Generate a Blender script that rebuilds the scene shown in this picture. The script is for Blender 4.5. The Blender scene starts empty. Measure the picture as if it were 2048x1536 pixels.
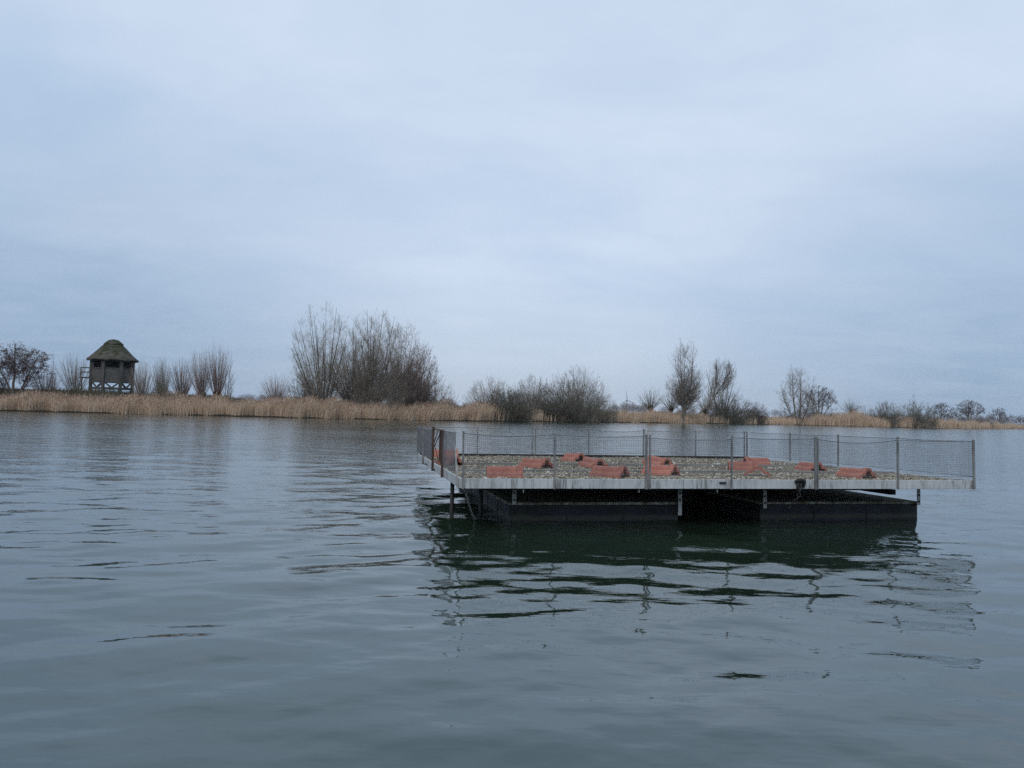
import bpy, math, random
import numpy as np
from mathutils import Vector, Matrix

R = math.radians
PI = math.pi
scene = bpy.context.scene
col = scene.collection
rng = np.random.default_rng(11)

# ------------------------------------------------------------------ camera
F = 1500.0                       # focal length in photograph pixels (2048 wide)
ROLL = math.atan(0.0293)
PITCH = math.atan(51 * math.cos(ROLL) / F)
EYE = Vector((0, 0, 1.6))
CM = Matrix.Rotation(PI / 2 + PITCH, 3, 'X') @ Matrix.Rotation(ROLL, 3, 'Z')
cam_d = bpy.data.cameras.new('camera')
cam_d.sensor_width = 36
cam_d.lens = F / 2048 * 36
cam_d.clip_start = 0.1
cam_d.clip_end = 20000
cam = bpy.data.objects.new('camera', cam_d)
cam.matrix_world = Matrix.Translation(EYE) @ CM.to_4x4()
col.objects.link(cam)
scene.camera = cam

# ------------------------------------------------------------------ sky and sun (overcast)
SUN_EL, SUN_AZ = R(42), R(200)   # azimuth clockwise from +Y: behind the camera
world = bpy.data.worlds.new('World')
scene.world = world
world.use_nodes = True
wt = world.node_tree
wt.nodes.clear()
def wn(t, **k):
    n = wt.nodes.new(t)
    for a, b in k.items(): setattr(n, a, b)
    return n
w_out = wn('ShaderNodeOutputWorld')
w_bg = wn('ShaderNodeBackground')
w_bg.inputs['Strength'].default_value = 0.1
sky = wn('ShaderNodeTexSky', sky_type='NISHITA', sun_disc=False)
sky.sun_elevation = SUN_EL
sky.sun_rotation = SUN_AZ
tc = wn('ShaderNodeTexCoord')
sep = wn('ShaderNodeSeparateXYZ')
wt.links.new(tc.outputs['Generated'], sep.inputs[0])
def wmath(op, a, b=None, clamp=False):
    n = wn('ShaderNodeMath', operation=op, use_clamp=clamp)
    for i, v in enumerate((a, b)):
        if v is None: continue
        if isinstance(v, (int, float)): n.inputs[i].default_value = v
        else: wt.links.new(v, n.inputs[i])
    return n.outputs[0]
zc = wmath('MAXIMUM', sep.outputs['Z'], 0.0)
zz = wmath('ADD', zc, 0.16)
cu = wmath('DIVIDE', sep.outputs['X'], zz)
cv = wmath('DIVIDE', sep.outputs['Y'], zz)
cmb = wn('ShaderNodeCombineXYZ')
wt.links.new(cu, cmb.inputs[0]); wt.links.new(cv, cmb.inputs[1])
def wnoise(scale, detail, rough, dist=0.0, off=(0, 0, 0), sc=(1, 1, 1)):
    mp = wn('ShaderNodeMapping')
    mp.inputs['Location'].default_value = off
    mp.inputs['Scale'].default_value = sc
    wt.links.new(cmb.outputs[0], mp.inputs[0])
    n = wn('ShaderNodeTexNoise')
    n.inputs['Scale'].default_value = scale
    n.inputs['Detail'].default_value = detail
    n.inputs['Roughness'].default_value = rough
    n.inputs['Distortion'].default_value = dist
    wt.links.new(mp.outputs[0], n.inputs['Vector'])
    return n.outputs['Fac']
n1 = wnoise(0.55, 5, 0.5, 0.6, (3.1, 1.7, 0), (1, 0.8, 1))
n2 = wnoise(1.6, 6, 0.55, 0.3, (9.4, 4.2, 0), (0.7, 1.0, 1))
n3 = wnoise(3.4, 5, 0.6, 0.4, (2.2, 7.9, 0), (0.75, 1.0, 1))
nn = wmath('ADD', wmath('ADD', wmath('MULTIPLY', n1, 0.50), wmath('MULTIPLY', n2, 0.40)), wmath('MULTIPLY', n3, 0.10))
cr = wn('ShaderNodeValToRGB')
cr.color_ramp.elements[0].position = 0.36
cr.color_ramp.elements[0].color = (5.00, 6.38, 8.30, 1)
cr.color_ramp.elements[1].position = 0.62
cr.color_ramp.elements[1].color = (7.05, 8.05, 9.55, 1)
wt.links.new(nn, cr.inputs[0])
# a cloud deck thins to grey blue towards the horizon
hz = wn('ShaderNodeMapRange')
hz.inputs['From Min'].default_value = 0.0
hz.inputs['From Max'].default_value = 0.18
wt.links.new(zc, hz.inputs['Value'])
hm = wn('ShaderNodeMixRGB', blend_type='MIX')
hm.inputs['Color1'].default_value = (5.05, 6.05, 7.55, 1)
wt.links.new(hz.outputs[0], hm.inputs['Fac'])
wt.links.new(cr.outputs[0], hm.inputs['Color2'])
# vignette put into the sky colour: darker and bluer low to both sides
side = wmath('MULTIPLY', wmath('SUBTRACT', wmath('ABSOLUTE', wmath('SUBTRACT', sep.outputs['X'], 0.03)), 0.10), 2.5, True)
lowd = wmath('SUBTRACT', 1.0, wmath('MULTIPLY', zc, 2.7), True)
bank = wmath('MULTIPLY', wmath('MULTIPLY', side, lowd), wmath('ADD', 0.60, wmath('MULTIPLY', n3, 0.9)), True)
bm = wn('ShaderNodeMixRGB', blend_type='MIX')
wt.links.new(bank, bm.inputs['Fac'])
wt.links.new(hm.outputs[0], bm.inputs['Color1'])
bm.inputs['Color2'].default_value = (2.85, 4.15, 6.05, 1)
mixs = wn('ShaderNodeMixRGB', blend_type='MIX')
mixs.inputs['Fac'].default_value = 0.93
wt.links.new(sky.outputs[0], mixs.inputs['Color1'])
wt.links.new(bm.outputs[0], mixs.inputs['Color2'])
wt.links.new(mixs.outputs[0], w_bg.inputs['Color'])
wt.links.new(w_bg.outputs[0], w_out.inputs['Surface'])

sun_d = bpy.data.lights.new('sun', 'SUN')
sun_d.energy = 0.9
sun_d.angle = R(30)
sun_d.color = (1.0, 0.96, 0.90)
sun = bpy.data.objects.new('sun', sun_d)
sv = Vector((math.sin(SUN_AZ) * math.cos(SUN_EL), math.cos(SUN_AZ) * math.cos(SUN_EL), math.sin(SUN_EL)))
sun.rotation_euler = sv.to_track_quat('Z', 'Y').to_euler()
sun.location = (0, -20, 30)
col.objects.link(sun)

scene.view_settings.view_transform = 'Standard'
scene.view_settings.look = 'None'
scene.view_settings.exposure = 0.0
scene.view_settings.gamma = 1.0
scene.render.engine = 'CYCLES'
scene.cycles.use_denoising = False
scene.cycles.denoiser = 'OPENIMAGEDENOISE'
scene.cycles.denoising_input_passes = 'RGB_ALBEDO_NORMAL'
scene.cycles.denoising_prefilter = 'ACCURATE'
scene.cycles.max_bounces = 8
scene.cycles.volume_bounces = 1
scene.cycles.caustics_reflective = False
scene.cycles.caustics_refractive = False

# ------------------------------------------------------------------ helpers
def ray(x, y):
    return CM @ Vector(((x - 1024) / F, (768 - y) / F, -1))
def ground_at(x, y, z=0.0):      # where the sight line through a photograph pixel meets height z
    d = ray(x, y)
    return EYE + d * ((z - EYE.z) / d.z)
def depth_at(x, y, Y):           # ... or reaches a distance Y along the ground
    d = ray(x, y)
    return EYE + d * (Y / d.y)

def tag(o, label=None, cat=None, group=None, kind=None):
    if label: o['label'] = label
    if cat: o['category'] = cat
    if group: o['group'] = group
    if kind: o['kind'] = kind
    return o
def empty(name, loc=(0, 0, 0), rz=0.0, mat=None):
    o = bpy.data.objects.new(name, None)
    o.empty_display_size = 0.2
    if mat is not None: o.matrix_world = mat
    else:
        o.location = loc
        o.rotation_euler = (0, 0, rz)
    col.objects.link(o)
    return o
def link(name, me, parent=None):
    o = bpy.data.objects.new(name, me)
    if parent is not None: o.parent = parent
    col.objects.link(o)
    return o
def np_mesh(name, verts, faces, mat, parent=None, smooth=False):
    """faces: (n,3) or (n,4) int array"""
    me = bpy.data.meshes.new(name)
    verts = np.ascontiguousarray(verts, dtype=np.float32).reshape(-1, 3)
    faces = np.ascontiguousarray(faces, dtype=np.int32)
    n, k = faces.shape
    me.vertices.add(len(verts)); me.vertices.foreach_set('co', verts.ravel())
    me.loops.add(n * k); me.loops.foreach_set('vertex_index', faces.ravel())
    me.polygons.add(n)
    me.polygons.foreach_set('loop_start', np.arange(0, n * k, k, dtype=np.int32))
    me.polygons.foreach_set('loop_total', np.full(n, k, dtype=np.int32))
    if smooth: me.polygons.foreach_set('use_smooth', np.ones(n, dtype=bool))
    me.update(calc_edges=True)
    me.materials.append(mat)
    return link(name, me, parent)

class MB:
    """collects shapes into one mesh"""
    def __init__(s): s.v = []; s.f = []
    def add(s, vs, fs):
        b = len(s.v)
        s.v += [tuple(v) for v in vs]
        s.f += [tuple(b + i for i in f) for f in fs]
        return s
    def box(s, lo, hi, m=None):
        x0, y0, z0 = lo; x1, y1, z1 = hi
        vs = [Vector(p) for p in ((x0,y0,z0),(x1,y0,z0),(x1,y1,z0),(x0,y1,z0),(x0,y0,z1),(x1,y0,z1),(x1,y1,z1),(x0,y1,z1))]
        if m is not None: vs = [m @ v for v in vs]
        return s.add(vs, [(0,3,2,1),(4,5,6,7),(0,1,5,4),(1,2,6,5),(2,3,7,6),(3,0,4,7)])
    def bar(s, a, b, w, h=None, up=(0, 0, 1)):
        a, b = Vector(a), Vector(b); h = h or w
        d = (b - a).normalized(); u = Vector(up)
        if abs(d.dot(u)) > 0.95: u = Vector((1, 0, 0))
        x = d.cross(u).normalized(); z = x.cross(d)
        vs = [p + x * i * w / 2 + z * j * h / 2 for p in (a, b) for i, j in ((-1,-1),(1,-1),(1,1),(-1,1))]
        return s.add(vs, [(0,3,2,1),(4,5,6,7),(0,1,5,4),(1,2,6,5),(2,3,7,6),(3,0,4,7)])
    def tube(s, pts, r, n=8, closed=False, cap=True):
        pts = [Vector(p) for p in pts]; k = len(pts)
        rs = r if isinstance(r, (list, tuple)) else [r] * k
        b = len(s.v); prev = None
        for i, p in enumerate(pts):
            if closed: t = (pts[(i+1) % k] - pts[i-1]).normalized()
            else: t = (pts[min(i+1, k-1)] - pts[max(i-1, 0)]).normalized()
            if prev is None:
                u = Vector((0, 0, 1)) if abs(t.z) < 0.9 else Vector((1, 0, 0))
                x = t.cross(u).normalized()
            else: x = (prev - t * prev.dot(t)).normalized()
            prev = x; y = t.cross(x)
            for j in range(n):
                a = 2 * PI * j / n
                s.v.append(tuple(p + (x * math.cos(a) + y * math.sin(a)) * rs[i]))
        for i in range(k if closed else k - 1):
            for j in range(n):
                i2 = (i + 1) % k; j2 = (j + 1) % n
                s.f.append((b+i*n+j, b+i*n+j2, b+i2*n+j2, b+i2*n+j))
        if cap and not closed:
            s.f.append(tuple(b + j for j in range(n))[::-1])
            s.f.append(tuple(b + (k-1)*n + j for j in range(n)))
        return s
    def build(s, name, mat, parent=None, smooth=False, bevel=0.0):
        me = bpy.data.meshes.new(name)
        me.from_pydata(s.v, [], s.f)
        if smooth:
            me.polygons.foreach_set('use_smooth', [True] * len(me.polygons))
        me.materials.append(mat)
        me.update()
        o = link(name, me, parent)
        if bevel:
            bm = o.modifiers.new('bevel', 'BEVEL'); bm.width = bevel; bm.segments = 2; bm.limit_method = 'ANGLE'
        return o

# ------------------------------------------------------------------ materials
class NT:
    def __init__(s, name):
        s.m = bpy.data.materials.new(name); s.m.use_nodes = True
        s.t = s.m.node_tree; s.t.nodes.clear()
        s.out = s.n('ShaderNodeOutputMaterial'); s.b = s.n('ShaderNodeBsdfPrincipled')
        s.l(s.b.outputs[0], s.out.inputs['Surface'])
    def n(s, t, **k):
        n = s.t.nodes.new(t)
        for a, b in k.items(): setattr(n, a, b)
        return n
    def l(s, a, b): s.t.links.new(a, b)
    def coord(s, kind='Object', sc=(1, 1, 1)):
        c = s.n('ShaderNodeTexCoord'); m = s.n('ShaderNodeMapping')
        m.inputs['Scale'].default_value = sc
        s.l(c.outputs[kind], m.inputs[0])
        return m.outputs[0]
    def noise(s, vec, scale, detail=4, rough=0.55, dist=0.0):
        n = s.n('ShaderNodeTexNoise')
        n.inputs['Scale'].default_value = scale; n.inputs['Detail'].default_value = detail
        n.inputs['Roughness'].default_value = rough; n.inputs['Distortion'].default_value = dist
        s.l(vec, n.inputs['Vector'])
        return n.outputs['Fac']
    def ramp(s, fac, *stops):
        r = s.n('ShaderNodeValToRGB'); e = r.color_ramp.elements
        while len(e) < len(stops): e.new(0.5)
        for i, (p, c) in enumerate(stops):
            e[i].position = p
            e[i].color = (*c, 1) if len(c) == 3 else c
        s.l(fac, r.inputs[0])
        return r.outputs[0]
    def mix(s, fac, a, b, mode='MIX'):
        n = s.n('ShaderNodeMixRGB', blend_type=mode)
        for i, v in zip(('Fac', 'Color1', 'Color2'), (fac, a, b)):
            if isinstance(v, (int, float)): n.inputs[i].default_value = v
            elif isinstance(v, tuple): n.inputs[i].default_value = (*v, 1)
            else: s.l(v, n.inputs[i])
        return n.outputs[0]
    def math(s, op, a, b=None, clamp=False):
        n = s.n('ShaderNodeMath', operation=op, use_clamp=clamp)
        for i, v in enumerate((a, b)):
            if v is None: continue
            if isinstance(v, (int, float)): n.inputs[i].default_value = v
            else: s.l(v, n.inputs[i])
        return n.outputs[0]
    def bump(s, h, strength=0.5, dist=0.01):
        n = s.n('ShaderNodeBump')
        n.inputs['Strength'].default_value = strength; n.inputs['Distance'].default_value = dist
        s.l(h, n.inputs['Height'])
        return n.outputs[0]
    def done(s, color=None, rough=0.6, normal=None, metal=0.0, spec=None):
        if color is not None:
            if isinstance(color, tuple): s.b.inputs['Base Color'].default_value = (*color, 1)
            else: s.l(color, s.b.inputs['Base Color'])
        if isinstance(rough, (int, float)): s.b.inputs['Roughness'].default_value = rough
        else: s.l(rough, s.b.inputs['Roughness'])
        s.b.inputs['Metallic'].default_value = metal
        if spec is not None: s.b.inputs['Specular IOR Level'].default_value = spec
        if normal is not None: s.l(normal, s.b.inputs['Normal'])
        return s.m

def island_material(name, stops, rough=0.9, noise_scale=None, noise_amt=0.35):
    t = NT(name)
    g = t.n('ShaderNodeNewGeometry')
    c = t.ramp(g.outputs['Random Per Island'], *stops)
    if noise_scale:
        nz = t.noise(t.coord('Object'), noise_scale, 3)
        c = t.mix(noise_amt, c, t.ramp(nz, (0.35, (0.25, 0.25, 0.25)), (0.65, (1.3, 1.3, 1.3))), 'MULTIPLY')
    return t.done(c, rough, spec=0.15)

def wood_material(name, dark, light, sc=(1, 12, 12), rough=0.85):
    t = NT(name)
    v = t.coord('Object', sc)
    n = t.noise(v, 1.6, 6, 0.65, 0.4)
    n2 = t.noise(t.coord('Object'), 0.9, 3)
    c = t.ramp(n, (0.3, dark), (0.7, light))
    c = t.mix(0.5, c, t.ramp(n2, (0.3, (0.45, 0.45, 0.45)), (0.7, (1.15, 1.15, 1.15))), 'MULTIPLY')
    return t.done(c, rough, t.bump(n, 0.4, 0.01), spec=0.2)

def fascia_material():
    t = NT('weathered grey white board')
    o = t.coord('Object')
    big = t.noise(o, 1.3, 4)
    base = t.ramp(big, (0.3, (0.44, 0.46, 0.465)), (0.7, (0.60, 0.615, 0.61)))
    # run marks and knots: upright streaks that start at the top of the board, in clusters along it
    st = t.noise(t.coord('Object', (16, 16, 2.2)), 1.0, 5, 0.7, 0.8)
    clu = t.noise(t.coord('Object', (1.1, 1.1, 0.2)), 1.0, 2)
    mask = t.math('MULTIPLY', t.ramp(st, (0.50, (0, 0, 0)), (0.60, (1, 1, 1))), t.ramp(clu, (0.40, (0.2, 0.2, 0.2)), (0.60, (1, 1, 1))))
    c = t.mix(t.math('MULTIPLY', mask, 0.75), base, (0.10, 0.095, 0.085))
    fine = t.noise(t.coord('Object', (30, 30, 8)), 1.0, 4)
    c = t.mix(0.35, c, t.ramp(fine, (0.35, (0.65, 0.65, 0.65)), (0.65, (1.12, 1.12, 1.12))), 'MULTIPLY')
    return t.done(c, 0.75, t.bump(st, 0.25, 0.004), spec=0.3)

def steel_material(name, a, b, rough=0.55, metal=0.35):
    t = NT(name)
    n = t.noise(t.coord('Object', (1, 1, 0.4)), 9, 5, 0.65)
    n2 = t.noise(t.coord('Object'), 60, 3)
    c = t.ramp(n, (0.35, a), (0.66, b))
    c = t.mix(0.3, c, t.ramp(n2, (0.3, (0.55, 0.55, 0.55)), (0.7, (1.2, 1.2, 1.2))), 'MULTIPLY')
    return t.done(c, rough, t.bump(n2, 0.2, 0.002), metal)

def tile_material():
    t = NT('red fired clay')
    o = t.coord('Object')
    n = t.noise(o, 7, 5, 0.6); n2 = t.noise(o, 45, 4, 0.7)
    oi = t.n('ShaderNodeObjectInfo')
    c = t.ramp(n, (0.3, (0.33, 0.112, 0.076)), (0.7, (0.52, 0.200, 0.138)))
    c = t.mix(0.7, c, t.ramp(oi.outputs['Random'], (0.0, (0.66, 0.66, 0.68)), (1.0, (1.2, 1.16, 1.12))), 'MULTIPLY')
    grime = t.ramp(t.noise(o, 11, 6, 0.75, 0.5), (0.52, (0, 0, 0)), (0.68, (1, 1, 1)))
    c = t.mix(t.math('MULTIPLY', grime, 0.6), c, (0.17, 0.095, 0.07))
    lich = t.ramp(n2, (0.66, (0, 0, 0)), (0.72, (1, 1, 1)))
    c = t.mix(t.math('MULTIPLY', lich, 0.3), c, (0.45, 0.42, 0.36))
    return t.done(c, 0.62, t.bump(n2, 0.25, 0.003), spec=0.35)

def pontoon_material():
    t = NT('dark blue black pontoon skin')
    o = t.coord('Object')
    n = t.noise(o, 2.2, 5)
    c = t.ramp(n, (0.3, (0.013, 0.014, 0.020)), (0.7, (0.034, 0.037, 0.050)))
    al = t.ramp(t.noise(t.coord('Object', (1, 1, 2.5)), 3.0, 6, 0.7), (0.5, (0, 0, 0)), (0.66, (1, 1, 1)))
    c = t.mix(t.math('MULTIPLY', al, 0.45), c, (0.030, 0.044, 0.018))
    sp = t.n('ShaderNodeSeparateXYZ'); t.l(o, sp.inputs[0])
    lvl = t.math('ADD', sp.outputs['Z'], t.math('MULTIPLY', t.noise(o, 5.0, 5, 0.7), 0.09))
    scum = t.ramp(t.math('MULTIPLY', t.math('ABSOLUTE', t.math('ADD', lvl, 0.455)), 14), (0.25, (1, 1, 1)), (0.75, (0, 0, 0)))
    c = t.mix(t.math('MULTIPLY', scum, 0.6), c, (0.085, 0.085, 0.062))
    run = t.ramp(t.noise(t.coord('Object', (14, 14, 1.2)), 1.0, 5, 0.7), (0.55, (0, 0, 0)), (0.68, (1, 1, 1)))
    c = t.mix(t.math('MULTIPLY', run, 0.4), c, (0.06, 0.062, 0.06))
    return t.done(c, 0.6, t.bump(n, 0.3, 0.01), spec=0.25)

def lip_material():
    t = NT('mossy pontoon lip')
    o = t.coord('Object')
    n = t.noise(o, 9, 6, 0.7)
    c = t.ramp(n, (0.32, (0.05, 0.065, 0.025)), (0.48, (0.20, 0.19, 0.14)), (0.64, (0.46, 0.45, 0.38)))
    return t.done(c, 0.9, t.bump(n, 0.6, 0.01), spec=0.1)

def bark_material(name, a, b):
    t = NT(name)
    g = t.n('ShaderNodeNewGeometry')
    c = t.ramp(g.outputs['Random Per Island'], (0.0, a), (1.0, b))
    oi = t.n('ShaderNodeObjectInfo')
    c = t.mix(0.6, c, t.ramp(oi.outputs['Random'], (0.0, (0.75, 0.72, 0.72)), (1.0, (1.2, 1.2, 1.15))), 'MULTIPLY')
    return t.done(c, 0.9, spec=0.1)

def water_material():
    t = NT('lake water')
    g = t.n('ShaderNodeNewGeometry')
    sp = t.n('ShaderNodeSeparateXYZ'); t.l(g.outputs['Position'], sp.inputs[0])
    # the bank behind the camera shelters the near water; the breeze ruffles it further out
    mr = t.n('ShaderNodeMapRange', interpolation_type='SMOOTHSTEP')
    mr.inputs['From Min'].default_value = 6.0; mr.inputs['From Max'].default_value = 24.0
    mr.inputs['To Min'].default_value = 0.22; mr.inputs['To Max'].default_value = 1.0
    t.l(sp.outputs['Y'], mr.inputs['Value'])
    patch = t.noise(t.coord('Object', (0.06, 0.16, 0)), 1.0, 3, 0.5)
    pr = t.n('ShaderNodeMapRange')
    pr.inputs['From Min'].default_value = 0.35; pr.inputs['From Max'].default_value = 0.65
    pr.inputs['To Min'].default_value = 0.55; pr.inputs['To Max'].default_value = 1.15
    t.l(patch, pr.inputs['Value'])
    amt = t.math('MULTIPLY', mr.outputs[0], pr.outputs[0])
    def rip(sx, sy, rot, det):
        c = t.n('ShaderNodeTexCoord'); m = t.n('ShaderNodeMapping')
        m.inputs['Scale'].default_value = (sx, sy, 1); m.inputs['Rotation'].default_value = (0, 0, R(rot))
        t.l(c.outputs['Object'], m.inputs[0])
        return t.noise(m.outputs[0], 1.0, det, 0.5, 0.3)
    h1 = rip(2.2, 5.2, 8, 2)
    h2 = rip(5.0, 11.0, -14, 2)
    h = t.math('ADD', t.math('MULTIPLY', h1, 1.0), t.math('MULTIPLY', h2, 0.40))
    hh = t.math('MULTIPLY', h, amt)
    color = t.ramp(t.noise(t.coord('Object', (0.5, 0.5, 0)), 0.6, 3), (0.3, (0.016, 0.028, 0.016)), (0.7, (0.021, 0.036, 0.026)))
    t.b.inputs['IOR'].default_value = 1.95
    t.b.inputs['Specular Tint'].default_value = (0.64, 0.86, 1.0, 1)
    mr2 = t.n('ShaderNodeMapRange', interpolation_type='SMOOTHSTEP')
    mr2.inputs['From Min'].default_value = 8.0; mr2.inputs['From Max'].default_value = 30.0
    t.l(sp.outputs['Y'], mr2.inputs['Value'])
    rr = t.math('ADD', 0.012, t.math('MULTIPLY', mr2.outputs[0], 0.10))
    return t.done(color, rr, t.bump(hh, 1.0, 0.026), spec=0.5)

M = dict(
    fascia=fascia_material(),
    steel=steel_material('weathered galvanised steel', (0.15, 0.148, 0.145), (0.34, 0.335, 0.325)),
    wire=steel_material('wire', (0.14, 0.14, 0.145), (0.27, 0.27, 0.28), 0.5, 0.3),
    rust=steel_material('rusted steel', (0.045, 0.026, 0.020), (0.11, 0.060, 0.042), 0.85, 0.0),
    plate=steel_material('pale plate', (0.40, 0.40, 0.37), (0.66, 0.65, 0.61), 0.7, 0.0),
    black=steel_material('black iron', (0.012, 0.012, 0.012), (0.035, 0.034, 0.03), 0.6, 0.2),
    tile=tile_material(), pontoon=pontoon_material(), lip=lip_material(),
    deckwood=wood_material('dark wet deck timber', (0.012, 0.011, 0.010), (0.045, 0.04, 0.034)),
    batten=wood_material('grey batten', (0.16, 0.155, 0.14), (0.36, 0.35, 0.32)),
    hutwood=wood_material('grey weathered boards', (0.065, 0.063, 0.060), (0.17, 0.164, 0.155), (1.2, 1.2, 14)),
    hutpost=wood_material('grey weathered posts', (0.062, 0.060, 0.056), (0.155, 0.149, 0.14), (10, 10, 0.8)),
    screen=wood_material('dark screen boards', (0.028, 0.026, 0.022), (0.075, 0.07, 0.058), (6, 6, 0.6)),
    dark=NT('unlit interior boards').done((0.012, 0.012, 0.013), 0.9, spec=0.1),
    shell=island_material('shell gravel', ((0.0, (0.10, 0.085, 0.06)), (0.25, (0.20, 0.165, 0.115)), (0.6, (0.37, 0.32, 0.235)), (0.9, (0.52, 0.475, 0.385)), (1.0, (0.66, 0.64, 0.58))), 0.8),
    reed=island_material('dry reed', ((0.0, (0.38, 0.26, 0.175)), (0.4, (0.62, 0.455, 0.315)), (0.8, (0.74, 0.565, 0.41)), (1.0, (0.80, 0.68, 0.53)))),
    plume=island_material('reed plume', ((0.0, (0.26, 0.17, 0.125)), (1.0, (0.46, 0.34, 0.26)))),
    grass=island_material('old olive grass', ((0.0, (0.07, 0.065, 0.04)), (0.6, (0.125, 0.115, 0.07)), (1.0, (0.20, 0.17, 0.105)))),
    bark_grey=bark_material('grey willow bark', (0.095, 0.084, 0.068), (0.19, 0.168, 0.138)),
    twig_grey=bark_material('grey twigs', (0.18, 0.152, 0.125), (0.40, 0.345, 0.29)),
    twig_red=bark_material('reddish twigs', (0.17, 0.122, 0.105), (0.36, 0.27, 0.235)),
    twig_olive=bark_material('olive twigs', (0.11, 0.102, 0.078), (0.25, 0.23, 0.18)),
    twig_dark=bark_material('dark twigs', (0.070, 0.046, 0.044), (0.16, 0.108, 0.100)),
    rootmass=bark_material('brown pollard head', (0.055, 0.034, 0.024), (0.10, 0.062, 0.044)),
    water=water_material(),
)
def thatch_material():
    t = NT('mossy thatch')
    o = t.coord('Object')
    st = t.noise(t.coord('Object', (9, 9, 1.5)), 1.0, 5, 0.7)
    c = t.ramp(st, (0.3, (0.06, 0.055, 0.046)), (0.7, (0.155, 0.142, 0.12)))
    sp = t.n('ShaderNodeSeparateXYZ'); t.l(o, sp.inputs[0])
    up = t.n('ShaderNodeMapRange')
    up.inputs['From Min'].default_value = 5.7; up.inputs['From Max'].default_value = 7.0
    t.l(sp.outputs['Z'], up.inputs['Value'])
    mo = t.math('ADD', t.noise(o, 1.5, 6, 0.7), t.math('MULTIPLY', up.outputs[0], 0.20))
    mm = t.ramp(mo, (0.57, (0, 0, 0)), (0.72, (0.88, 0.88, 0.88)))
    moss = t.ramp(t.noise(o, 7, 4), (0.3, (0.022, 0.027, 0.012)), (0.7, (0.058, 0.066, 0.030)))
    return t.done(t.mix(mm, c, moss), 0.95, t.bump(st, 0.8, 0.05), spec=0.05)
M['thatch'] = thatch_material()
def ground_material():
    t = NT('winter meadow')
    o = t.coord('Object')
    n = t.noise(o, 0.5, 6, 0.65)
    c = t.ramp(n, (0.3, (0.045, 0.042, 0.024)), (0.5, (0.085, 0.078, 0.042)), (0.7, (0.14, 0.11, 0.065)))
    sp = t.n('ShaderNodeSeparateXYZ'); t.l(o, sp.inputs[0])
    wet = t.ramp(sp.outputs['Z'], (0.10, (1, 1, 1)), (0.26, (0, 0, 0)))
    c = t.mix(wet, c, (0.026, 0.020, 0.014))
    return t.done(c, 0.95, t.bump(n, 0.6, 0.1), spec=0.1)
M['ground'] = ground_material()
def gravel_bed_material():
    t = NT('gravel bed')
    o = t.coord('Object')
    n = t.noise(o, 40, 4, 0.7)
    c = t.ramp(n, (0.35, (0.07, 0.06, 0.045)), (0.65, (0.26, 0.23, 0.18)))
    leaf = t.ramp(t.noise(o, 1.4, 4, 0.6), (0.48, (0, 0, 0)), (0.62, (1, 1, 1)))
    c = t.mix(t.math('MULTIPLY', leaf, 0.7), c, (0.075, 0.052, 0.036))
    return t.done(c, 0.9, t.bump(n, 0.8, 0.01), spec=0.2)
M['gravelbed'] = gravel_bed_material()

# ------------------------------------------------------------------ water: rings of real waves, finest where the lake is closest
def wave_height(x, y):
    h = np.zeros_like(x)
    g = np.random.default_rng(5)
    d = np.hypot(x, y)
    def family(n, l0, l1, ang, spread, slope, fade):
        nonlocal h
        lam = l0 * (l1 / l0) ** ((np.arange(n) + 0.5) / n)
        for L in lam:
            k = 2 * PI / L
            a = R(ang) + g.normal(0, R(spread))
            amp = slope * math.sqrt(2.0 / n) / k
            ph = g.uniform(0, 2 * PI)
            kx, ky = -math.sin(a) * k, math.cos(a) * k
            # slow wander of the phase so that crests are not endless straight lines
            q = 0.55 * np.sin(x * 0.21 * g.uniform(.6, 1.4) + y * 0.13 + g.uniform(0, 6)) + 0.5 * np.sin(y * 0.33 * g.uniform(.6, 1.4) - x * 0.17 + g.uniform(0, 6))
            m = 0.72 + 0.45 * np.sin(x * 0.16 * g.uniform(.5, 1.5) + g.uniform(0, 6)) * np.sin(y * 0.19 * g.uniform(.5, 1.5) + g.uniform(0, 6))
            vis = np.clip((L / (d * 0.0042) - 3.0) / 5.0, 0, 1)       # leave out what the rings are too coarse to carry
            h += amp * m * vis * fade * np.sin(kx * x + ky * y + ph + q)
    one = np.ones_like(x)
    far = np.clip((y - 6) / 14, 0, 1)
    calm = np.clip(1.55 - d / 24, 0.40, 1)
    near = np.clip((d - 2.0) / 6.0, 0.65, 1) * calm
    family(14, 0.8, 2.4, 12, 28, 0.054, calm)
    family(18, 0.26, 0.80, 6, 26, 0.050, near)
    family(10, 0.30, 0.75, 15, 26, 0.020, far)
    family(12, 0.15, 0.32, 4, 42, 0.016, np.clip((13 - d) / 6, 0, 1))
    return h
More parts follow.
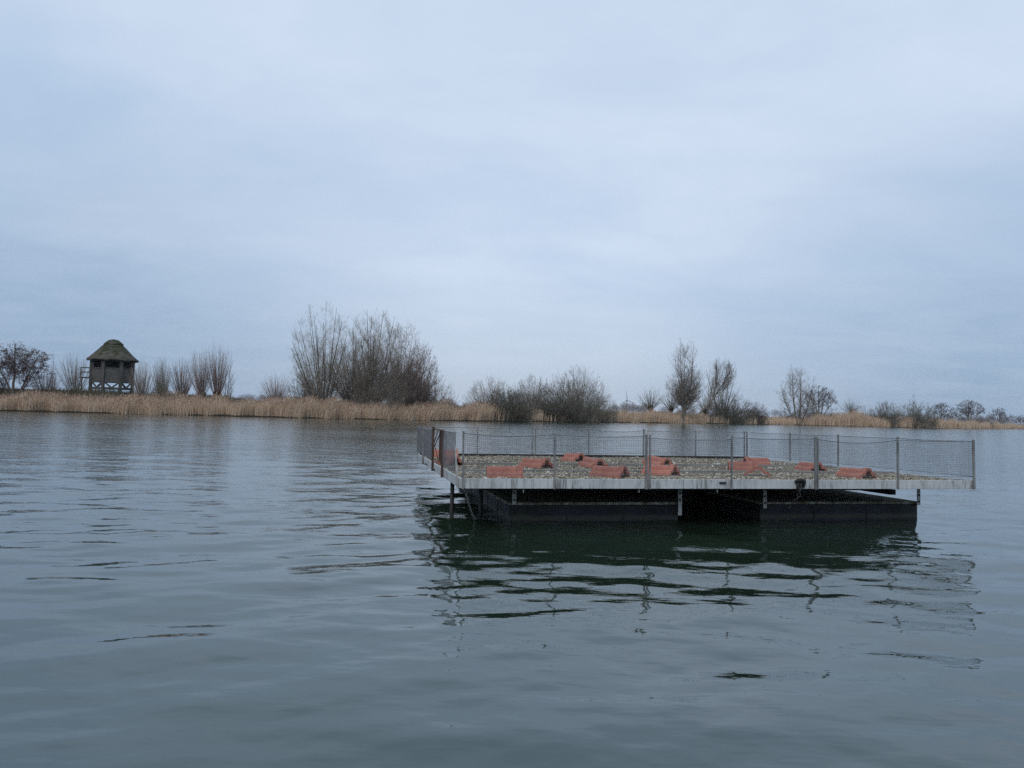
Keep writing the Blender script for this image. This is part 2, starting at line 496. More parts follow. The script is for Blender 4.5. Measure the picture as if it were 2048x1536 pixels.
def build_water():
    r_in = np.linspace(0.0, 2.4, 6)[1:-1]
    n_f = int(math.log(90 / 2.4) / 0.0042)
    r_f = 2.4 * np.exp(np.linspace(0, math.log(90 / 2.4), n_f))
    r_out = 90 * np.exp(np.linspace(0, math.log(9000 / 90), 60))[1:]
    r = np.concatenate([r_in, r_f, r_out])
    a_f = np.radians(np.linspace(-44, 44, 640))
    a_c = np.radians(np.linspace(44, 316, 70))[1:-1]
    a = np.concatenate([a_f, a_c])
    RR, AA = np.meshgrid(r, a, indexing='ij')
    x = RR * np.sin(AA); y = RR * np.cos(AA)
    z = wave_height(x, y)
    z *= np.clip((120 - RR) / 40, 0, 1)
    z *= np.clip((math.radians(46) - np.abs(np.where(AA > PI, AA - 2 * PI, AA))) / 0.04, 0, 1)
    v = np.stack([x, y, z], -1).reshape(-1, 3)
    nr, na = len(r), len(a)
    i, j = np.meshgrid(np.arange(nr - 1), np.arange(na), indexing='ij')
    j2 = (j + 1) % na
    f = np.stack([i * na + j, (i) * na + j2, (i + 1) * na + j2, (i + 1) * na + j], -1).reshape(-1, 4)[:, ::-1]
    v = np.concatenate([v, [[0, 0, 0]]])
    c = len(v) - 1
    jj = np.arange(na)
    fc = np.stack([jj, (jj + 1) % na, np.full(na, c), np.full(na, c)], -1)
    o = np_mesh('water', v, f, M['water'], smooth=True)
    tag(o, 'calm grey green lake with low ripples', None, None, 'structure')
build_water()

# ------------------------------------------------------------------ far shore and meadow
SHORE = [(-900, 52), (-420, 58), (-160, 62)]
SHORE += [tuple(ground_at(px, py)[:2]) for px, py in ((0, 822), (300, 829), (590, 836), (960, 843), (1000, 843), (1240, 845), (1370, 847), (1560, 849.5), (1800, 855), (1880, 857), (2036, 858))]
SHORE += [(215, 275), (300, 330), (600, 420), (3000, 900)]
SX = np.array([p[0] for p in SHORE]); SY = np.array([p[1] for p in SHORE])
def shore_y(x): return np.interp(x, SX, SY) + 0.35 * np.sin(x * 0.9) + 0.3 * np.sin(x * 2.3 + 1)
def land_z(off): return np.interp(off, [-1, 0, 0.5, 4, 12, 40, 400], [-0.5, -0.06, 0.10, 0.25, 0.35, 0.40, 0.40])
def build_ground():
    xs = np.unique(np.concatenate([np.linspace(-900, -160, 40), np.arange(-160, 230, 1.0), np.linspace(230, 3000, 60)]))
    offs = np.array([-1, 0, 0.5, 2, 4, 8, 14, 25, 45, 90, 200, 500, 1200, 3000, 7000.0])
    X, O = np.meshgrid(xs, offs, indexing='ij')
    Y = shore_y(X) + O
    Z = land_z(O) + np.where((O > 1) & (O < 100), 0.08 * np.sin(X * 0.4 + O) * np.sin(X * 0.13), 0)
    # let the meadow fan out to both sides far away
    X = X * (1 + np.clip(O - 200, 0, None) / 2500)
    v = np.stack([X, Y, Z], -1).reshape(-1, 3)
    n, k = len(xs), len(offs)
    i, j = np.meshgrid(np.arange(n - 1), np.arange(k - 1), indexing='ij')
    f = np.stack([i * k + j, (i + 1) * k + j, (i + 1) * k + j + 1, i * k + j + 1], -1).reshape(-1, 4)
    tag(np_mesh('ground', v, f, M['ground'], smooth=True), 'flat winter meadow beyond the reeds', None, None, 'structure')
build_ground()

def px_depth(px, off):           # the point off metres inland on the sight line through column px
    d = ray(px, 819 + (px - 1024) * 0.0293)
    k = d.x / d.y
    Y = 60.0
    for _ in range(60):
        Y = 0.5 * Y + 0.5 * (float(shore_y(k * Y)) + off)
    return k * Y, Y

# ------------------------------------------------------------------ reeds
# column in the photograph -> reed height in metres
REED_H = [(-300, 1.5), (0, 1.45), (150, 1.45), (300, 1.75), (420, 1.75), (590, 1.75), (720, 1.7), (850, 1.9), (960, 2.0), (1000, 1.7), (1060, 1.9), (1085, 1.2), (1240, 1.5), (1300, 1.7), (1400, 1.75), (1480, 1.3), (1560, 1.5), (1620, 1.9), (1660, 2.5), (1720, 2.9), (1760, 2.1), (1880, 2.0), (2000, 1.7), (2040, 1.3), (2300, 1.6)]
REED_GAP = [(985, 1042, 0.12), (1078, 1236, 0.06), (1412, 1530, 0.10), (1530, 1600, 0.55)]
def blades(x, y, z, h, w, lean_x, g, plume_frac=0.18):
    n = len(x)
    yaw = g.uniform(0, PI, n)
    cx, cy = np.cos(yaw) * w / 2, np.sin(yaw) * w / 2
    lx = lean_x + g.normal(0, 0.10, n) * h
    ly = g.normal(0, 0.10, n) * h
    b = np.stack([x, y, z], -1)
    mid = b + np.stack([lx * 0.35, ly * 0.35, h * 0.6], -1)
    top = b + np.stack([lx, ly, h], -1)
    c = np.stack([cx, cy, np.zeros(n)], -1)
    V = np.stack([b - c * 1.0, b + c * 1.0, mid + c * 0.8, mid - c * 0.8, top + c * 0.25, top - c * 0.25], 1)
    k = np.arange(n)[:, None] * 6
    f = np.concatenate([k + np.array([[0, 1, 2, 3]]), k + np.array([[3, 2, 4, 5]])], 0)
    # plume at the tip
    m = g.random(n) < plume_frac
    pt = top[m]; q = m.sum()
    d = np.stack([lx[m] * 0.2 + g.normal(0.05, 0.05, q), ly[m] * 0.2 + g.normal(0, 0.05, q), np.full(q, 0.24)], -1) * (h[m] / 1.8)[:, None]
    cc = c[m] / w[m][:, None] * 0.075
    PV = np.stack([pt - d * 0.35, pt + d * 0.25 + cc, pt + d, pt + d * 0.25 - cc], 1)
    PF = np.arange(q)[:, None] * 4 + np.array([[0, 1, 2, 3]])
    return V.reshape(-1, 3), f, PV.reshape(-1, 3), PF
def build_reeds():
    g = np.random.default_rng(3)
    RHX = np.array([p[0] for p in REED_H]); RHH = np.array([p[1] for p in REED_H])
    n = 130000
    # denser where the shore is near
    px = g.uniform(-60, 2110, n)
    dr = [px_depth(p, 0) for p in np.linspace(-60, 2110, 60)]
    bx = np.interp(px, np.linspace(-60, 2110, 60), [d[0] for d in dr])
    by = np.interp(px, np.linspace(-60, 2110, 60), [d[1] for d in dr])
    off = 0.1 + 6.5 * g.random(n) ** 1.4
    y = shore_y(bx) + off
    x = bx * y / by
    h = np.interp(px, RHX, RHH) * (0.70 + 0.38 * g.random(n)) * (1 + 0.10 * np.sin(x * 0.8) * np.sin(x * 0.31 + 1) + 0.06 * np.sin(x * 2.1))
    h *= np.interp(off, [0, 0.6, 2.0, 6.6], [0.55, 0.8, 1.0, 1.02])
    def clumps(u, seed, n=26):       # irregular one dimensional swell along the bank
        q = np.random.default_rng(seed); v = np.zeros_like(u)
        for i in range(n):
            L = 1.2 * (30 / 1.2) ** q.random(); v += np.sin(2 * PI * u / L + q.uniform(0, 6)) * (L / 30) ** 0.25
        return v / math.sqrt(n / 2)
    cl = clumps(x + 0.35 * y, 31); cl2 = clumps(x - 0.2 * y, 32); cl3 = clumps(x, 33)
    h *= np.clip(1 + 0.13 * cl + 0.07 * cl2, 0.55, 1.4)
    ragged = np.clip(0.35 + 0.5 * cl3, 0, 1.2)
    lean_c = 0.10 * cl2
    keep = (off > ragged) & (g.random(n) < np.clip(0.80 + 0.25 * cl2, 0.35, 1))
    for a, b, p in REED_GAP:
        inside = (px > a + 8 * np.sin(y)) & (px < b)
        keep &= ~inside | (g.random(n) < p)
    x, y, h, px, off, lean_c = x[keep], y[keep], h[keep], px[keep], off[keep], lean_c[keep]
    z = land_z(off) - 0.05
    w = 0.026 * np.clip(y / 80, 0.9, 2.4) * g.uniform(0.6, 1.3, len(x))
    lean = np.interp(px, [0, 700, 880, 960, 1100, 2050], [0.0, 0.05, 0.35, 0.4, 0.05, 0.02]) + lean_c
    V, f, PV, PF = blades(x, y, z, h, w, lean, g)
    o = np_mesh('reeds', V, f, M['reed'])
    tag(o, 'belt of straw coloured dry reeds along the far waterline', 'reeds', None, 'stuff')
    o2 = np_mesh('reed_plumes', PV, PF, M['plume'])
    tag(o2, 'feathery brown plumes above the dry reeds', 'reeds', None, 'stuff')
    # olive grey old growth behind the reeds
    n = 26000
    px = np.concatenate([g.uniform(-60, 620, n), g.uniform(620, 2110, n)])
    bx = np.interp(px, np.linspace(-60, 2110, 60), [d[0] for d in dr]); by = np.interp(px, np.linspace(-60, 2110, 60), [d[1] for d in dr])
    off = g.uniform(5.5, 14, len(px))
    y = shore_y(bx) + off; x = bx * y / by
    h = np.interp(px, [-60, 0, 200, 420, 500, 640, 900, 1500, 2110], [2.1, 2.1, 2.0, 1.8, 1.5, 1.5, 1.6, 1.5, 1.2]) * (0.55 + 0.5 * g.random(len(px))) * (1 + 0.15 * np.sin(x * 0.5))
    V, f, PV, PF = blades(x, y, land_z(off), h, 0.05 * np.clip(y / 80, 0.9, 2.2) * g.uniform(0.6, 1.3, len(x)), 0.0, g, 0.0)
    o3 = np_mesh('rough_grass', V, f, M['grass'])
    tag(o3, 'olive grey rough growth behind the dry reeds', 'grass', None, 'stuff')
build_reeds()

# ------------------------------------------------------------------ bare trees
def tubes(P, Rd, sides=3):
    n, k, _ = P.shape
    T = np.gradient(P, axis=1)
    T /= np.linalg.norm(T, axis=2, keepdims=True) + 1e-9
    D = P[:, -1] - P[:, 0]
    ref = np.where(np.abs(D[:, :1]) > 0.8 * np.linalg.norm(D, axis=1, keepdims=True), np.array([[0, 1.0, 0]]), np.array([[1.0, 0, 0]]))
    A = np.cross(T, ref[:, None, :]); A /= np.linalg.norm(A, axis=2, keepdims=True) + 1e-9
    B = np.cross(T, A)
    ang = 2 * PI * np.arange(sides) / sides
    V = P[:, :, None, :] + Rd[:, :, None, None] * (np.cos(ang)[None, None, :, None] * A[:, :, None, :] + np.sin(ang)[None, None, :, None] * B[:, :, None, :])
    idx = np.arange(n * k * sides).reshape(n, k, sides)
    a = idx[:, :-1, :]; b = idx[:, 1:, :]
    f = np.stack([a, np.roll(a, -1, 2), np.roll(b, -1, 2), b], -1).reshape(-1, 4)
    return V.reshape(-1, 3), f
def unit(v): return v / (np.linalg.norm(v, axis=-1, keepdims=True) + 1e-9)
def sprout(P0, D, L, k, up, wob, g):
    n = len(P0)
    P = np.zeros((n, k, 3)); P[:, 0] = P0
    d = unit(D)
    for i in range(1, k):
        P[:, i] = P[:, i - 1] + d * (L / (k - 1))[:, None]
        d = unit(d + np.array([0, 0, up / (k - 1)]) + g.normal(0, wob, (n, 3)))
    return P
def branch(P, Rd, Ls, m, t0, t1, ang, ratio, up, wob, k, rr, taper, g, bias=1.0, asd=0.15, env=None, soft=0.10, rmin=0.006):
    n, kk, _ = P.shape
    idx = np.repeat(np.arange(n), m)
    t = t0 + (t1 - t0) * g.random(n * m) ** bias
    s = t * (kk - 1); i0 = np.minimum(s.astype(int), kk - 2); fr = (s - i0)[:, None]
    base = P[idx, i0] * (1 - fr) + P[idx, i0 + 1] * fr
    r = Rd[idx, i0] * (1 - fr[:, 0]) + Rd[idx, i0 + 1] * fr[:, 0]
    T = unit(P[idx, i0 + 1] - P[idx, i0])
    q = unit(np.cross(T, unit(g.normal(0, 1, (n * m, 3)))))
    a = np.clip(g.normal(ang, asd, n * m), 0.05, 2.2)[:, None]
    D = np.cos(a) * T + np.sin(a) * q
    L = Ls[idx] * ratio * (1 - taper * t) * g.uniform(0.55, 1.25, n * m)
    C = sprout(base, D, L, k, up, wob, g)
    if env is not None:          # keep the crown's outline: shorten what would reach beyond it
        e0, e1 = env(C[:, 0]), env(C[:, -1])
        lim = 1.0 + g.normal(0, soft, len(L)) - 0.03
        f = np.where(e1 > lim, np.clip((lim - e0) / np.maximum(e1 - e0, 1e-3), 0.12, 1), 1.0)
        C = base[:, None] + (C - base[:, None]) * f[:, None, None]
        L = L * f
    cr = np.clip(r * rr, rmin, None)[:, None] * np.linspace(1, 0.4, k)[None, :]
    return C, cr, L

def bez(P0, P1, P2, k, wob, g):
    t = np.linspace(0, 1, k)[None, :, None]
    P = P0[:, None] * (1 - t) ** 2 + 2 * P1[:, None] * t * (1 - t) + P2[:, None] * t * t
    w = g.normal(0, wob, P.shape); w[:, 0] = 0
    P = P + np.cumsum(w, 1) * 0.5
    return P, np.linalg.norm(np.diff(P, axis=1), axis=2).sum(1)

def tree_parts(kind, g, H, wl, wr, dense=1.0, head=0.16):
    """skeleton in real metres -> (trunk list, crown list) of (P, R)"""
    trunk = []; crown = []
    W = (wl + wr) / 2; cx = (wr - wl) / 2; Dp = W * 0.85
    cz = dict(fan=0.50, bush=0.30, pollard=0.50, poplar=0.36, slender=0.5, open=0.5, alder=0.42, leaning=0.4)[kind] * H
    W *= dict(poplar=1.15, open=1.15, fan=1.12, bush=1.12, pollard=1.32).get(kind, 1.0)
    def env(p):
        dz = p[..., 2] - cz
        v = np.where(dz > 0, dz / (H - cz), dz / (cz * 1.25))
        return np.sqrt(((p[..., 0] - cx) / W) ** 2 + (p[..., 1] / Dp) ** 2 + v ** 2)
    def I(v): return max(1, int(round(v * dense)))
    def shell(n, phmax, phmin=0.05):   # evenly spread points over the crown's outer dome
        i = np.arange(n) + 0.5
        ph = np.arccos(np.cos(phmin) - (np.cos(phmin) - np.cos(phmax)) * i / n) + g.normal(0, 0.05, n)
        az = i * 2.39996 + g.normal(0, 0.25, n)
        rr = g.uniform(0.84, 1.0, n)
        return np.stack([cx + W * rr * np.sin(ph) * np.cos(az), Dp * rr * np.sin(ph) * np.sin(az), cz + (H - cz) * rr * np.cos(ph)], -1)
    if kind == 'fan':            # tall willow with many stems rising from one stool
        n = 24
        T = shell(n, 1.85)
        B = g.normal(0, 0.22, (n, 3)) * [1, 1, 0]
        Q = np.stack([B[:, 0] * .4 + T[:, 0] * 0.54, T[:, 1] * 0.54, T[:, 2] * 0.46], -1)
        P, L = bez(B, Q, T, 10, 0.05, g)
        Rd = 0.009 * H * g.uniform(.45, 1.2, n)[:, None] * np.linspace(1, .12, 10)
        trunk.append((P, Rd))
        C, cr, cl = branch(P, Rd, L, I(15), 0.12, 0.97, 0.68, 0.36, 0.6, 0.06, 6, 0.42, 0.60, g, env=env, soft=0.06); crown.append((C, cr))
        E, er, el = branch(C, cr, cl, I(9), 0.12, 1, 0.6, 0.55, 0.4, 0.07, 4, 0.55, 0.45, g, env=env, soft=0.07); crown.append((E, er))
        G, gr, gl = branch(E, er, el, 4, 0.15, 1, 0.45, 0.60, 0.4, 0.07, 3, 0.75, 0.3, g, env=env, soft=0.08); crown.append((G, gr))
    elif kind == 'bush':         # rounded thicket
        n = I(64)
        T = shell(n, 2.0)
        B = g.normal(0, 0.16, (n, 3)) * [W, W, 0]
        Q = np.stack([B[:, 0] + (T[:, 0] - B[:, 0]) * 0.66, T[:, 1] * 0.66, T[:, 2] * 0.42], -1)
        P, L = bez(B, Q, T, 7, 0.04, g)
        Rd = 0.045 * g.uniform(.5, 1.2, n)[:, None] * np.linspace(1, .2, 7)
        trunk.append((P, Rd))
        C, cr, cl = branch(P, Rd, L, 7, 0.08, 0.98, 0.6, 0.42, 0.5, 0.08, 5, 0.55, 0.5, g, env=env, soft=0.06); crown.append((C, cr))
        E, er, el = branch(C, cr, cl, 6, 0.1, 1, 0.55, 0.55, 0.5, 0.09, 4, 0.65, 0.4, g, env=env, soft=0.07); crown.append((E, er))
        G, gr, gl = branch(E, er, el, 4, 0.1, 1, 0.5, 0.6, 0.4, 0.09, 3, 0.8, 0.3, g, env=env, soft=0.08); crown.append((G, gr))
    elif kind == 'pollard':      # stout trunk, knuckled head, a broom of straight shoots
        h = head * H
        P = np.array([[[0, 0, 0], [0.03, 0, h * .3], [0, 0.02, h * .6], [0.02, 0, h * .88], [0, 0, h * 1.05]]], float)
        trunk.append((P, np.array([[0.24, 0.20, 0.22, 0.34, 0.2]])))
        k = 18
        az = g.uniform(0, 2 * PI, k); kb = np.stack([0.12 * np.cos(az), 0.12 * np.sin(az), h * (0.72 + 0.28 * g.random(k))], -1)
        trunk.append((sprout(kb, np.stack([np.cos(az), np.sin(az), 0.8 + 0 * az], -1), np.full(k, 0.45), 3, 0.6, 0.1, g), np.tile([[0.12, 0.14, 0.07]], (k, 1))))
        n = I(78)
        i = np.arange(n) + 0.5
        rad = np.sqrt(i / n); az = i * 2.39996 + g.normal(0, 0.3, n)
        # shoots lean out at once, then climb nearly upright to an uneven top
        hz = H * (1 - 0.30 * rad ** 2.5) * g.uniform(0.80, 1.0, n)
        T = np.stack([cx + 1.12 * W * rad * np.cos(az) * g.uniform(.85, 1.05, n), Dp * rad * np.sin(az), hz], -1)
        B = np.stack([0.22 * rad * np.cos(az), 0.22 * rad * np.sin(az), h * (1.0 - 0.25 * rad ** 2) + 0 * i], -1)
        Q = np.stack([T[:, 0] * 0.62, T[:, 1] * 0.62, h + (T[:, 2] - h) * 0.36], -1)
        S, L = bez(B, Q, T, 7, 0.02, g)
        sr = 0.026 * g.uniform(.55, 1.2, n)[:, None] * np.linspace(1, .25, 7); crown.append((S, sr))
        C, cr, cl = branch(S, sr, L, 6, 0.2, 1, 0.36, 0.28, 0.4, 0.05, 3, 0.6, 0.45, g); crown.append((C, cr))
    elif kind == 'poplar':       # tall and narrow, two leaders, steep branches
        h = 0.13 * H
        trunk.append((np.array([[[-.1, 0, 0], [-0.05, 0, h * .4], [0.1, 0, h * .8], [0.2, 0, h * 1.15]]], float), np.array([[0.46, 0.36, 0.32, 0.2]])))
        B = np.array([[0.05, 0, h * .7], [0.15, 0, h * .8], [0.1, 0.1, h * 1.1]])
        T = np.array([[cx - .22 * W, 0, H * .99], [cx + .34 * W, 0.1, H * .955], [cx + .02 * W, .3, H * .85]])
        Q = np.array([[cx - .16 * W, 0, H * .45], [cx + .40 * W, 0, H * .42], [cx + .02 * W, .2, H * .4]])
        P, L = bez(B, Q, T, 12, 0.03, g); Rd = np.array([[0.24], [0.25], [.15]]) * np.linspace(1, 0, 12) ** 1.3 + 0.008
        trunk.append((P, Rd))
        C, cr, cl = branch(P, Rd, L, I(40), 0.05, 0.98, 0.74, 0.40, 0.6, 0.06, 6, 0.34, 0.50, g, env=env, soft=0.07); crown.append((C, cr))
        C2, cr2, cl2 = branch(P, Rd, L, I(16), 0.03, 0.36, 1.0, 0.34, 0.8, 0.07, 6, 0.30, 0.2, g, env=env, soft=0.07)
        C, cr, cl = np.concatenate([C, C2]), np.concatenate([cr, cr2]), np.concatenate([cl, cl2]); crown[-1] = (C, cr)
        E, er, el = branch(C, cr, cl, I(7), 0.1, 1, 0.62, 0.45, 0.45, 0.08, 4, 0.55, 0.35, g, env=env, soft=0.08); crown.append((E, er))
        G, gr, gl = branch(E, er, el, 4, 0.1, 1, 0.5, 0.6, 0.4, 0.08, 3, 0.75, 0.3, g, env=env, soft=0.09); crown.append((G, gr))
    elif kind == 'slender':      # young thin trees
        n = 4
        T = np.stack([cx + W * g.uniform(-.6, .6, n), Dp * g.uniform(-.5, .5, n), H * np.array([1.0, 0.78, 0.66, .55])], -1); T[0, 0] = cx
        B = g.normal(0, 0.2, (n, 3)) * [1, 1, 0]
        P, L = bez(B, B * .5 + T * .45, T, 9, 0.03, g); Rd = np.array([[0.07], [.05], [.045], [.04]]) * np.linspace(1, 0, 9) ** 1.3 + 0.006
        trunk.append((P, Rd))
        C, cr, cl = branch(P, Rd, L, I(26), 0.2, 1, 0.55, 0.24, 0.7, 0.05, 5, 0.5, 0.6, g, env=env); crown.append((C, cr))
        E, er, el = branch(C, cr, cl, I(7), 0.1, 1, 0.5, 0.5, 0.5, 0.07, 3, 0.7, 0.3, g, env=env); crown.append((E, er))
    elif kind == 'open':         # open crowned tree forking low
        n = 5
        T = np.array([[cx - .28 * W, 0, H * .98], [cx + .15 * W, .1 * Dp, H * .97], [cx + .62 * W, -.3 * Dp, H * .80], [cx - .70 * W, .2 * Dp, H * .66], [cx + .3 * W, .6 * Dp, H * .7]])
        B = g.normal(0, 0.2, (n, 3)) * [1, 1, 0]; B[2, 0] += .5; B[1, 0] += .5
        Q = np.stack([T[:, 0] * .75, T[:, 1] * .5, T[:, 2] * .38], -1)
        P, L = bez(B, Q, T, 10, 0.06, g); Rd = np.array([[0.2], [0.18], [.13], [.12], [.1]]) * np.linspace(1, .1, 10)
        trunk.append((P, Rd))
        C, cr, cl = branch(P, Rd, L, I(17), 0.12, 1, 0.7, 0.36, 0.6, 0.08, 6, 0.42, 0.55, g, env=env); crown.append((C, cr))
        E, er, el = branch(C, cr, cl, I(7), 0.15, 1, 0.6, 0.50, 0.45, 0.09, 4, 0.6, 0.35, g, env=env); crown.append((E, er))
        G, gr, gl = branch(E, er, el, 4, 0.2, 1, 0.55, 0.55, 0.3, 0.1, 3, 0.8, 0.3, g, env=env); crown.append((G, gr))
    elif kind == 'alder':        # crooked limbs, dark tiers heavy with catkins and drooping tips
        n = 5
        T = np.array([[cx - .05 * W, 0, H * .93], [cx + .42 * W, .2 * Dp, H * .84], [cx - .45 * W, -.2 * Dp, H * .82], [cx + .72 * W, -.3 * Dp, H * .60], [cx - .74 * W, .3 * Dp, H * .58]])
        B = g.normal(0, 0.15, (n, 3)) * [1, 1, 0]
        Q = np.stack([T[:, 0] * .35, T[:, 1] * .3, T[:, 2] * .55], -1)
        P, L = bez(B, Q, T, 9, 0.10, g); Rd = 0.024 * H * np.array([[1.0], [.8], [.8], [.6], [.6]]) * np.linspace(1, .2, 9)
        trunk.append((P, Rd))
        C, cr, cl = branch(P, Rd, L, I(13), 0.38, 1, 0.9, 0.42, 0.25, 0.12, 7, 0.5, 0.2, g, env=env, soft=0.05); crown.append((C, cr))
        E, er, el = branch(C, cr, cl, I(9), 0.3, 1, 0.8, 0.42, -0.1, 0.16, 5, 0.6, 0.3, g, 0.7, env=env, soft=0.05); crown.append((E, er))
        G, gr, gl = branch(E, er, el, 7, 0.25, 1, 0.9, 0.42, -0.5, 0.16, 4, 0.9, 0.3, g, 0.7, 0.4, env=env, soft=0.06, rmin=0.014); crown.append((G, gr * 1.2))
    elif kind == 'leaning':      # half fallen willow whose trunk throws up shoots
        P, L = bez(np.array([[0, 0, 0.09 * H]]), np.array([[wr * .5, 0, H * .36]]), np.array([[wr * .86, 0.2, H * .90]]), 12, 0.03, g)
        Rd = 0.25 * np.linspace(1, .15, 12)[None]
        trunk.append((P, Rd))
        cz = .50 * H; W = wr * .56; cx = wr * .52; Dp = W
        C0, cr0, cl0 = branch(P, Rd, L, 30, 0.30, 1, 0.55, 0.52, 1.9, 0.04, 8, 0.30, 0.20, g, env=env, soft=0.1); trunk.append((C0, cr0))
        C, cr, cl = branch(C0, cr0, cl0, I(13), 0.15, 1, 0.5, 0.38, 0.7, 0.06, 5, 0.5, 0.4, g, env=env); crown.append((C, cr))
        E, er, el = branch(C, cr, cl, 7, 0.15, 1, 0.5, 0.5, 0.5, 0.07, 4, 0.7, 0.3, g, env=env); crown.append((E, er))
        G, gr, gl = branch(E, er, el, 3, 0.15, 1, 0.5, 0.5, 0.4, 0.08, 3, 0.8, 0.3, g, env=env); crown.append((G, gr))
    return trunk, crown

NAMES = dict(fan='willow_tree', bush='bush', pollard='pollard_willow', poplar='poplar_tree', slender='young_tree', open='bare_tree', alder='alder_tree', leaning='leaning_willow')
CATS = dict(fan='tree', bush='bush', pollard='tree', poplar='tree', slender='tree', open='tree', alder='tree', leaning='tree')
tree_seed = [100]
def plant(kind, base_px, top_y, lx, rx, off, twig, label, group=None, dense=1.0, thick=1.0, head=0.16):
    tree_seed[0] += 1
    g = np.random.default_rng(tree_seed[0])
    X, Y = px_depth(base_px, off)
    z0 = float(land_z(off)) - 0.05
    wl = max(0.3, X - depth_at(lx, top_y, Y).x)
    wr = max(0.3, depth_at(rx, top_y, Y).x - X)
    H = depth_at((lx + rx) / 2, top_y, Y).z - z0
    H *= dict(fan=1.07, bush=1.05, pollard=1.05, open=1.05).get(kind, 1.0)
    trunk, crown = tree_parts(kind, g, H, wl, wr, dense, head)
    if kind == 'pollard': thick *= 1.3
    wide = thick * max(1.0, (Y / 85) ** 0.5)
    root = empty(NAMES[kind], (X, Y, z0))
    tag(root, label, CATS[kind], group)
    def merge(parts, sides, k):
        vs, fs, b = [], [], 0
        for P, Rd in parts:
            v, f = tubes(P, Rd * k, sides)
            vs.append(v); fs.append(f + b); b += len(v)
        return np.concatenate(vs), np.concatenate(fs)
    v, f = merge(trunk, 6, 1.0)
    np_mesh('trunk' if kind != 'bush' else 'stems', v, f, M['rootmass'] if kind == 'pollard' else M['bark_grey'], root, True)
    v, f = merge(crown, 3, wide * 0.66)
    np_mesh('crown', v, f, M[twig], root)
    return root

GP = 'pollard willows along the far bank'
GB = 'bare bushes along the far bank'
GA = 'dark spreading alders along the far bank'
# --- around the hut
plant('alder', 30, 684, -50, 122, 7, 'twig_dark', 'wide spreading dark alder with drooping twigs on the bank nearest the thatched hut', GA, 1.9, thick=1.15)
plant('slender', 106, 702, 94, 119, 16, 'twig_grey', 'thin pale young tree rising behind the big alder and a low pollard')
plant('pollard', 90, 738, 66, 119, 9, 'twig_red', 'low pollard willow tucked under the edge of the spreading alder by the hut', GP, 1.5, head=0.26)
plant('pollard', 150, 707, 123, 180, 11, 'twig_grey', 'pollard willow standing against the balcony side of the thatched hut', GP, 1.5, head=0.26)
plant('pollard', 284, 722, 262, 303, 10, 'twig_grey', 'pollard willow standing just past the plain wall side of the hut', GP, 1.5, head=0.26)
plant('pollard', 325, 716, 309, 342, 10, 'twig_grey', 'narrow pollard willow growing out of a dense dark bush', GP, 1.5, head=0.26)
plant('bush', 320, 764, 292, 350, 4, 'twig_olive', 'dense olive dark bush at the foot of a narrow pollard willow', GB, 1.3, thick=1.4)
plant('pollard', 364, 717, 345, 386, 11, 'twig_red', 'reddish pollard willow between the narrow one and two taller ones', GP, 1.5, head=0.26)
plant('pollard', 403, 699, 382, 424, 10, 'twig_red', 'tall pollard willow crowded against the tallest of the pollards', GP, 1.5, head=0.26)
plant('pollard', 434, 688, 416, 461, 9, 'twig_red', 'tallest of the pollard willows, last thick one in the row past the hut', GP, 1.5, head=0.26)
plant('slender', 456, 705, 444, 480, 9, 'twig_grey', 'thin leaning young tree ending the row of pollards')
plant('pollard', 553, 750, 526, 582, 8, 'twig_red', 'low broom shaped willow standing alone before the tall willow group', GP, 1.5, head=0.26)
# --- the tall group in the middle
plant('bush', 612, 738, 578, 650, 8, 'twig_olive', 'olive bush at the outer foot of the tallest many stemmed willow', GB, 1.1)
plant('fan', 646, 610, 583, 704, 7, 'twig_grey', 'tallest many stemmed willow, an open fan at the near end of its group', 'tall many stemmed willows', 1.0)
plant('fan', 742, 626, 686, 828, 6, 'twig_grey', 'broad many stemmed willow in the middle of the tall group', 'tall many stemmed willows', 1.35, thick=1.1)
plant('fan', 706, 640, 640, 770, 11, 'twig_grey', 'many stemmed willow filling the dip between the tallest and the broad one', 'tall many stemmed willows', 1.2)
plant('fan', 800, 648, 742, 862, 12, 'twig_red', 'many stemmed willow showing behind the far shoulder of the broad one', 'tall many stemmed willows', 1.2)
plant('bush', 760, 720, 690, 830, 4, 'twig_grey', 'tangled undergrowth at the foot of the broad many stemmed willow', GB, 0.8)
plant('fan', 828, 688, 776, 884, 5, 'twig_red', 'lower reddish many stemmed willow at the far end of the tall group', 'tall many stemmed willows', 1.3, thick=1.2)
plant('bush', 862, 752, 812, 920, 5, 'twig_grey', 'loose arching bush trailing from the end of the tall willow group', GB, 1.0)
plant('bush', 905, 800, 868, 930, 14, 'twig_olive', 'small dim bush in the gap between willow group and grey thickets', GB)
# --- the grey thickets at the water's edge
plant('bush', 985, 754, 928, 1040, 6, 'twig_grey', 'round grey thicket nearest the tall willow group', GB, 1.9)
plant('bush', 1066, 749, 1022, 1114, 8, 'twig_grey', 'middle grey thicket between a round one and the highest one', GB, 1.9)
plant('bush', 1152, 732, 1092, 1222, 6, 'twig_grey', 'highest grey thicket, nearest the wind turbine', GB, 1.9)
plant('bush', 1022, 772, 966, 1082, 1.2, 'twig_olive', 'dark olive bush overhanging the water beside a clump of reeds', GB, 2.0, thick=1.5)
plant('bush', 1132, 756, 1062, 1214, 1.0, 'twig_olive', 'long dark olive bush overhanging the water below the highest thicket', GB, 2.2, thick=1.5)
plant('bush', 1206, 792, 1172, 1242, 1.0, 'twig_grey', 'small open bush ending the grey thickets at the waterline', GB, 0.8)
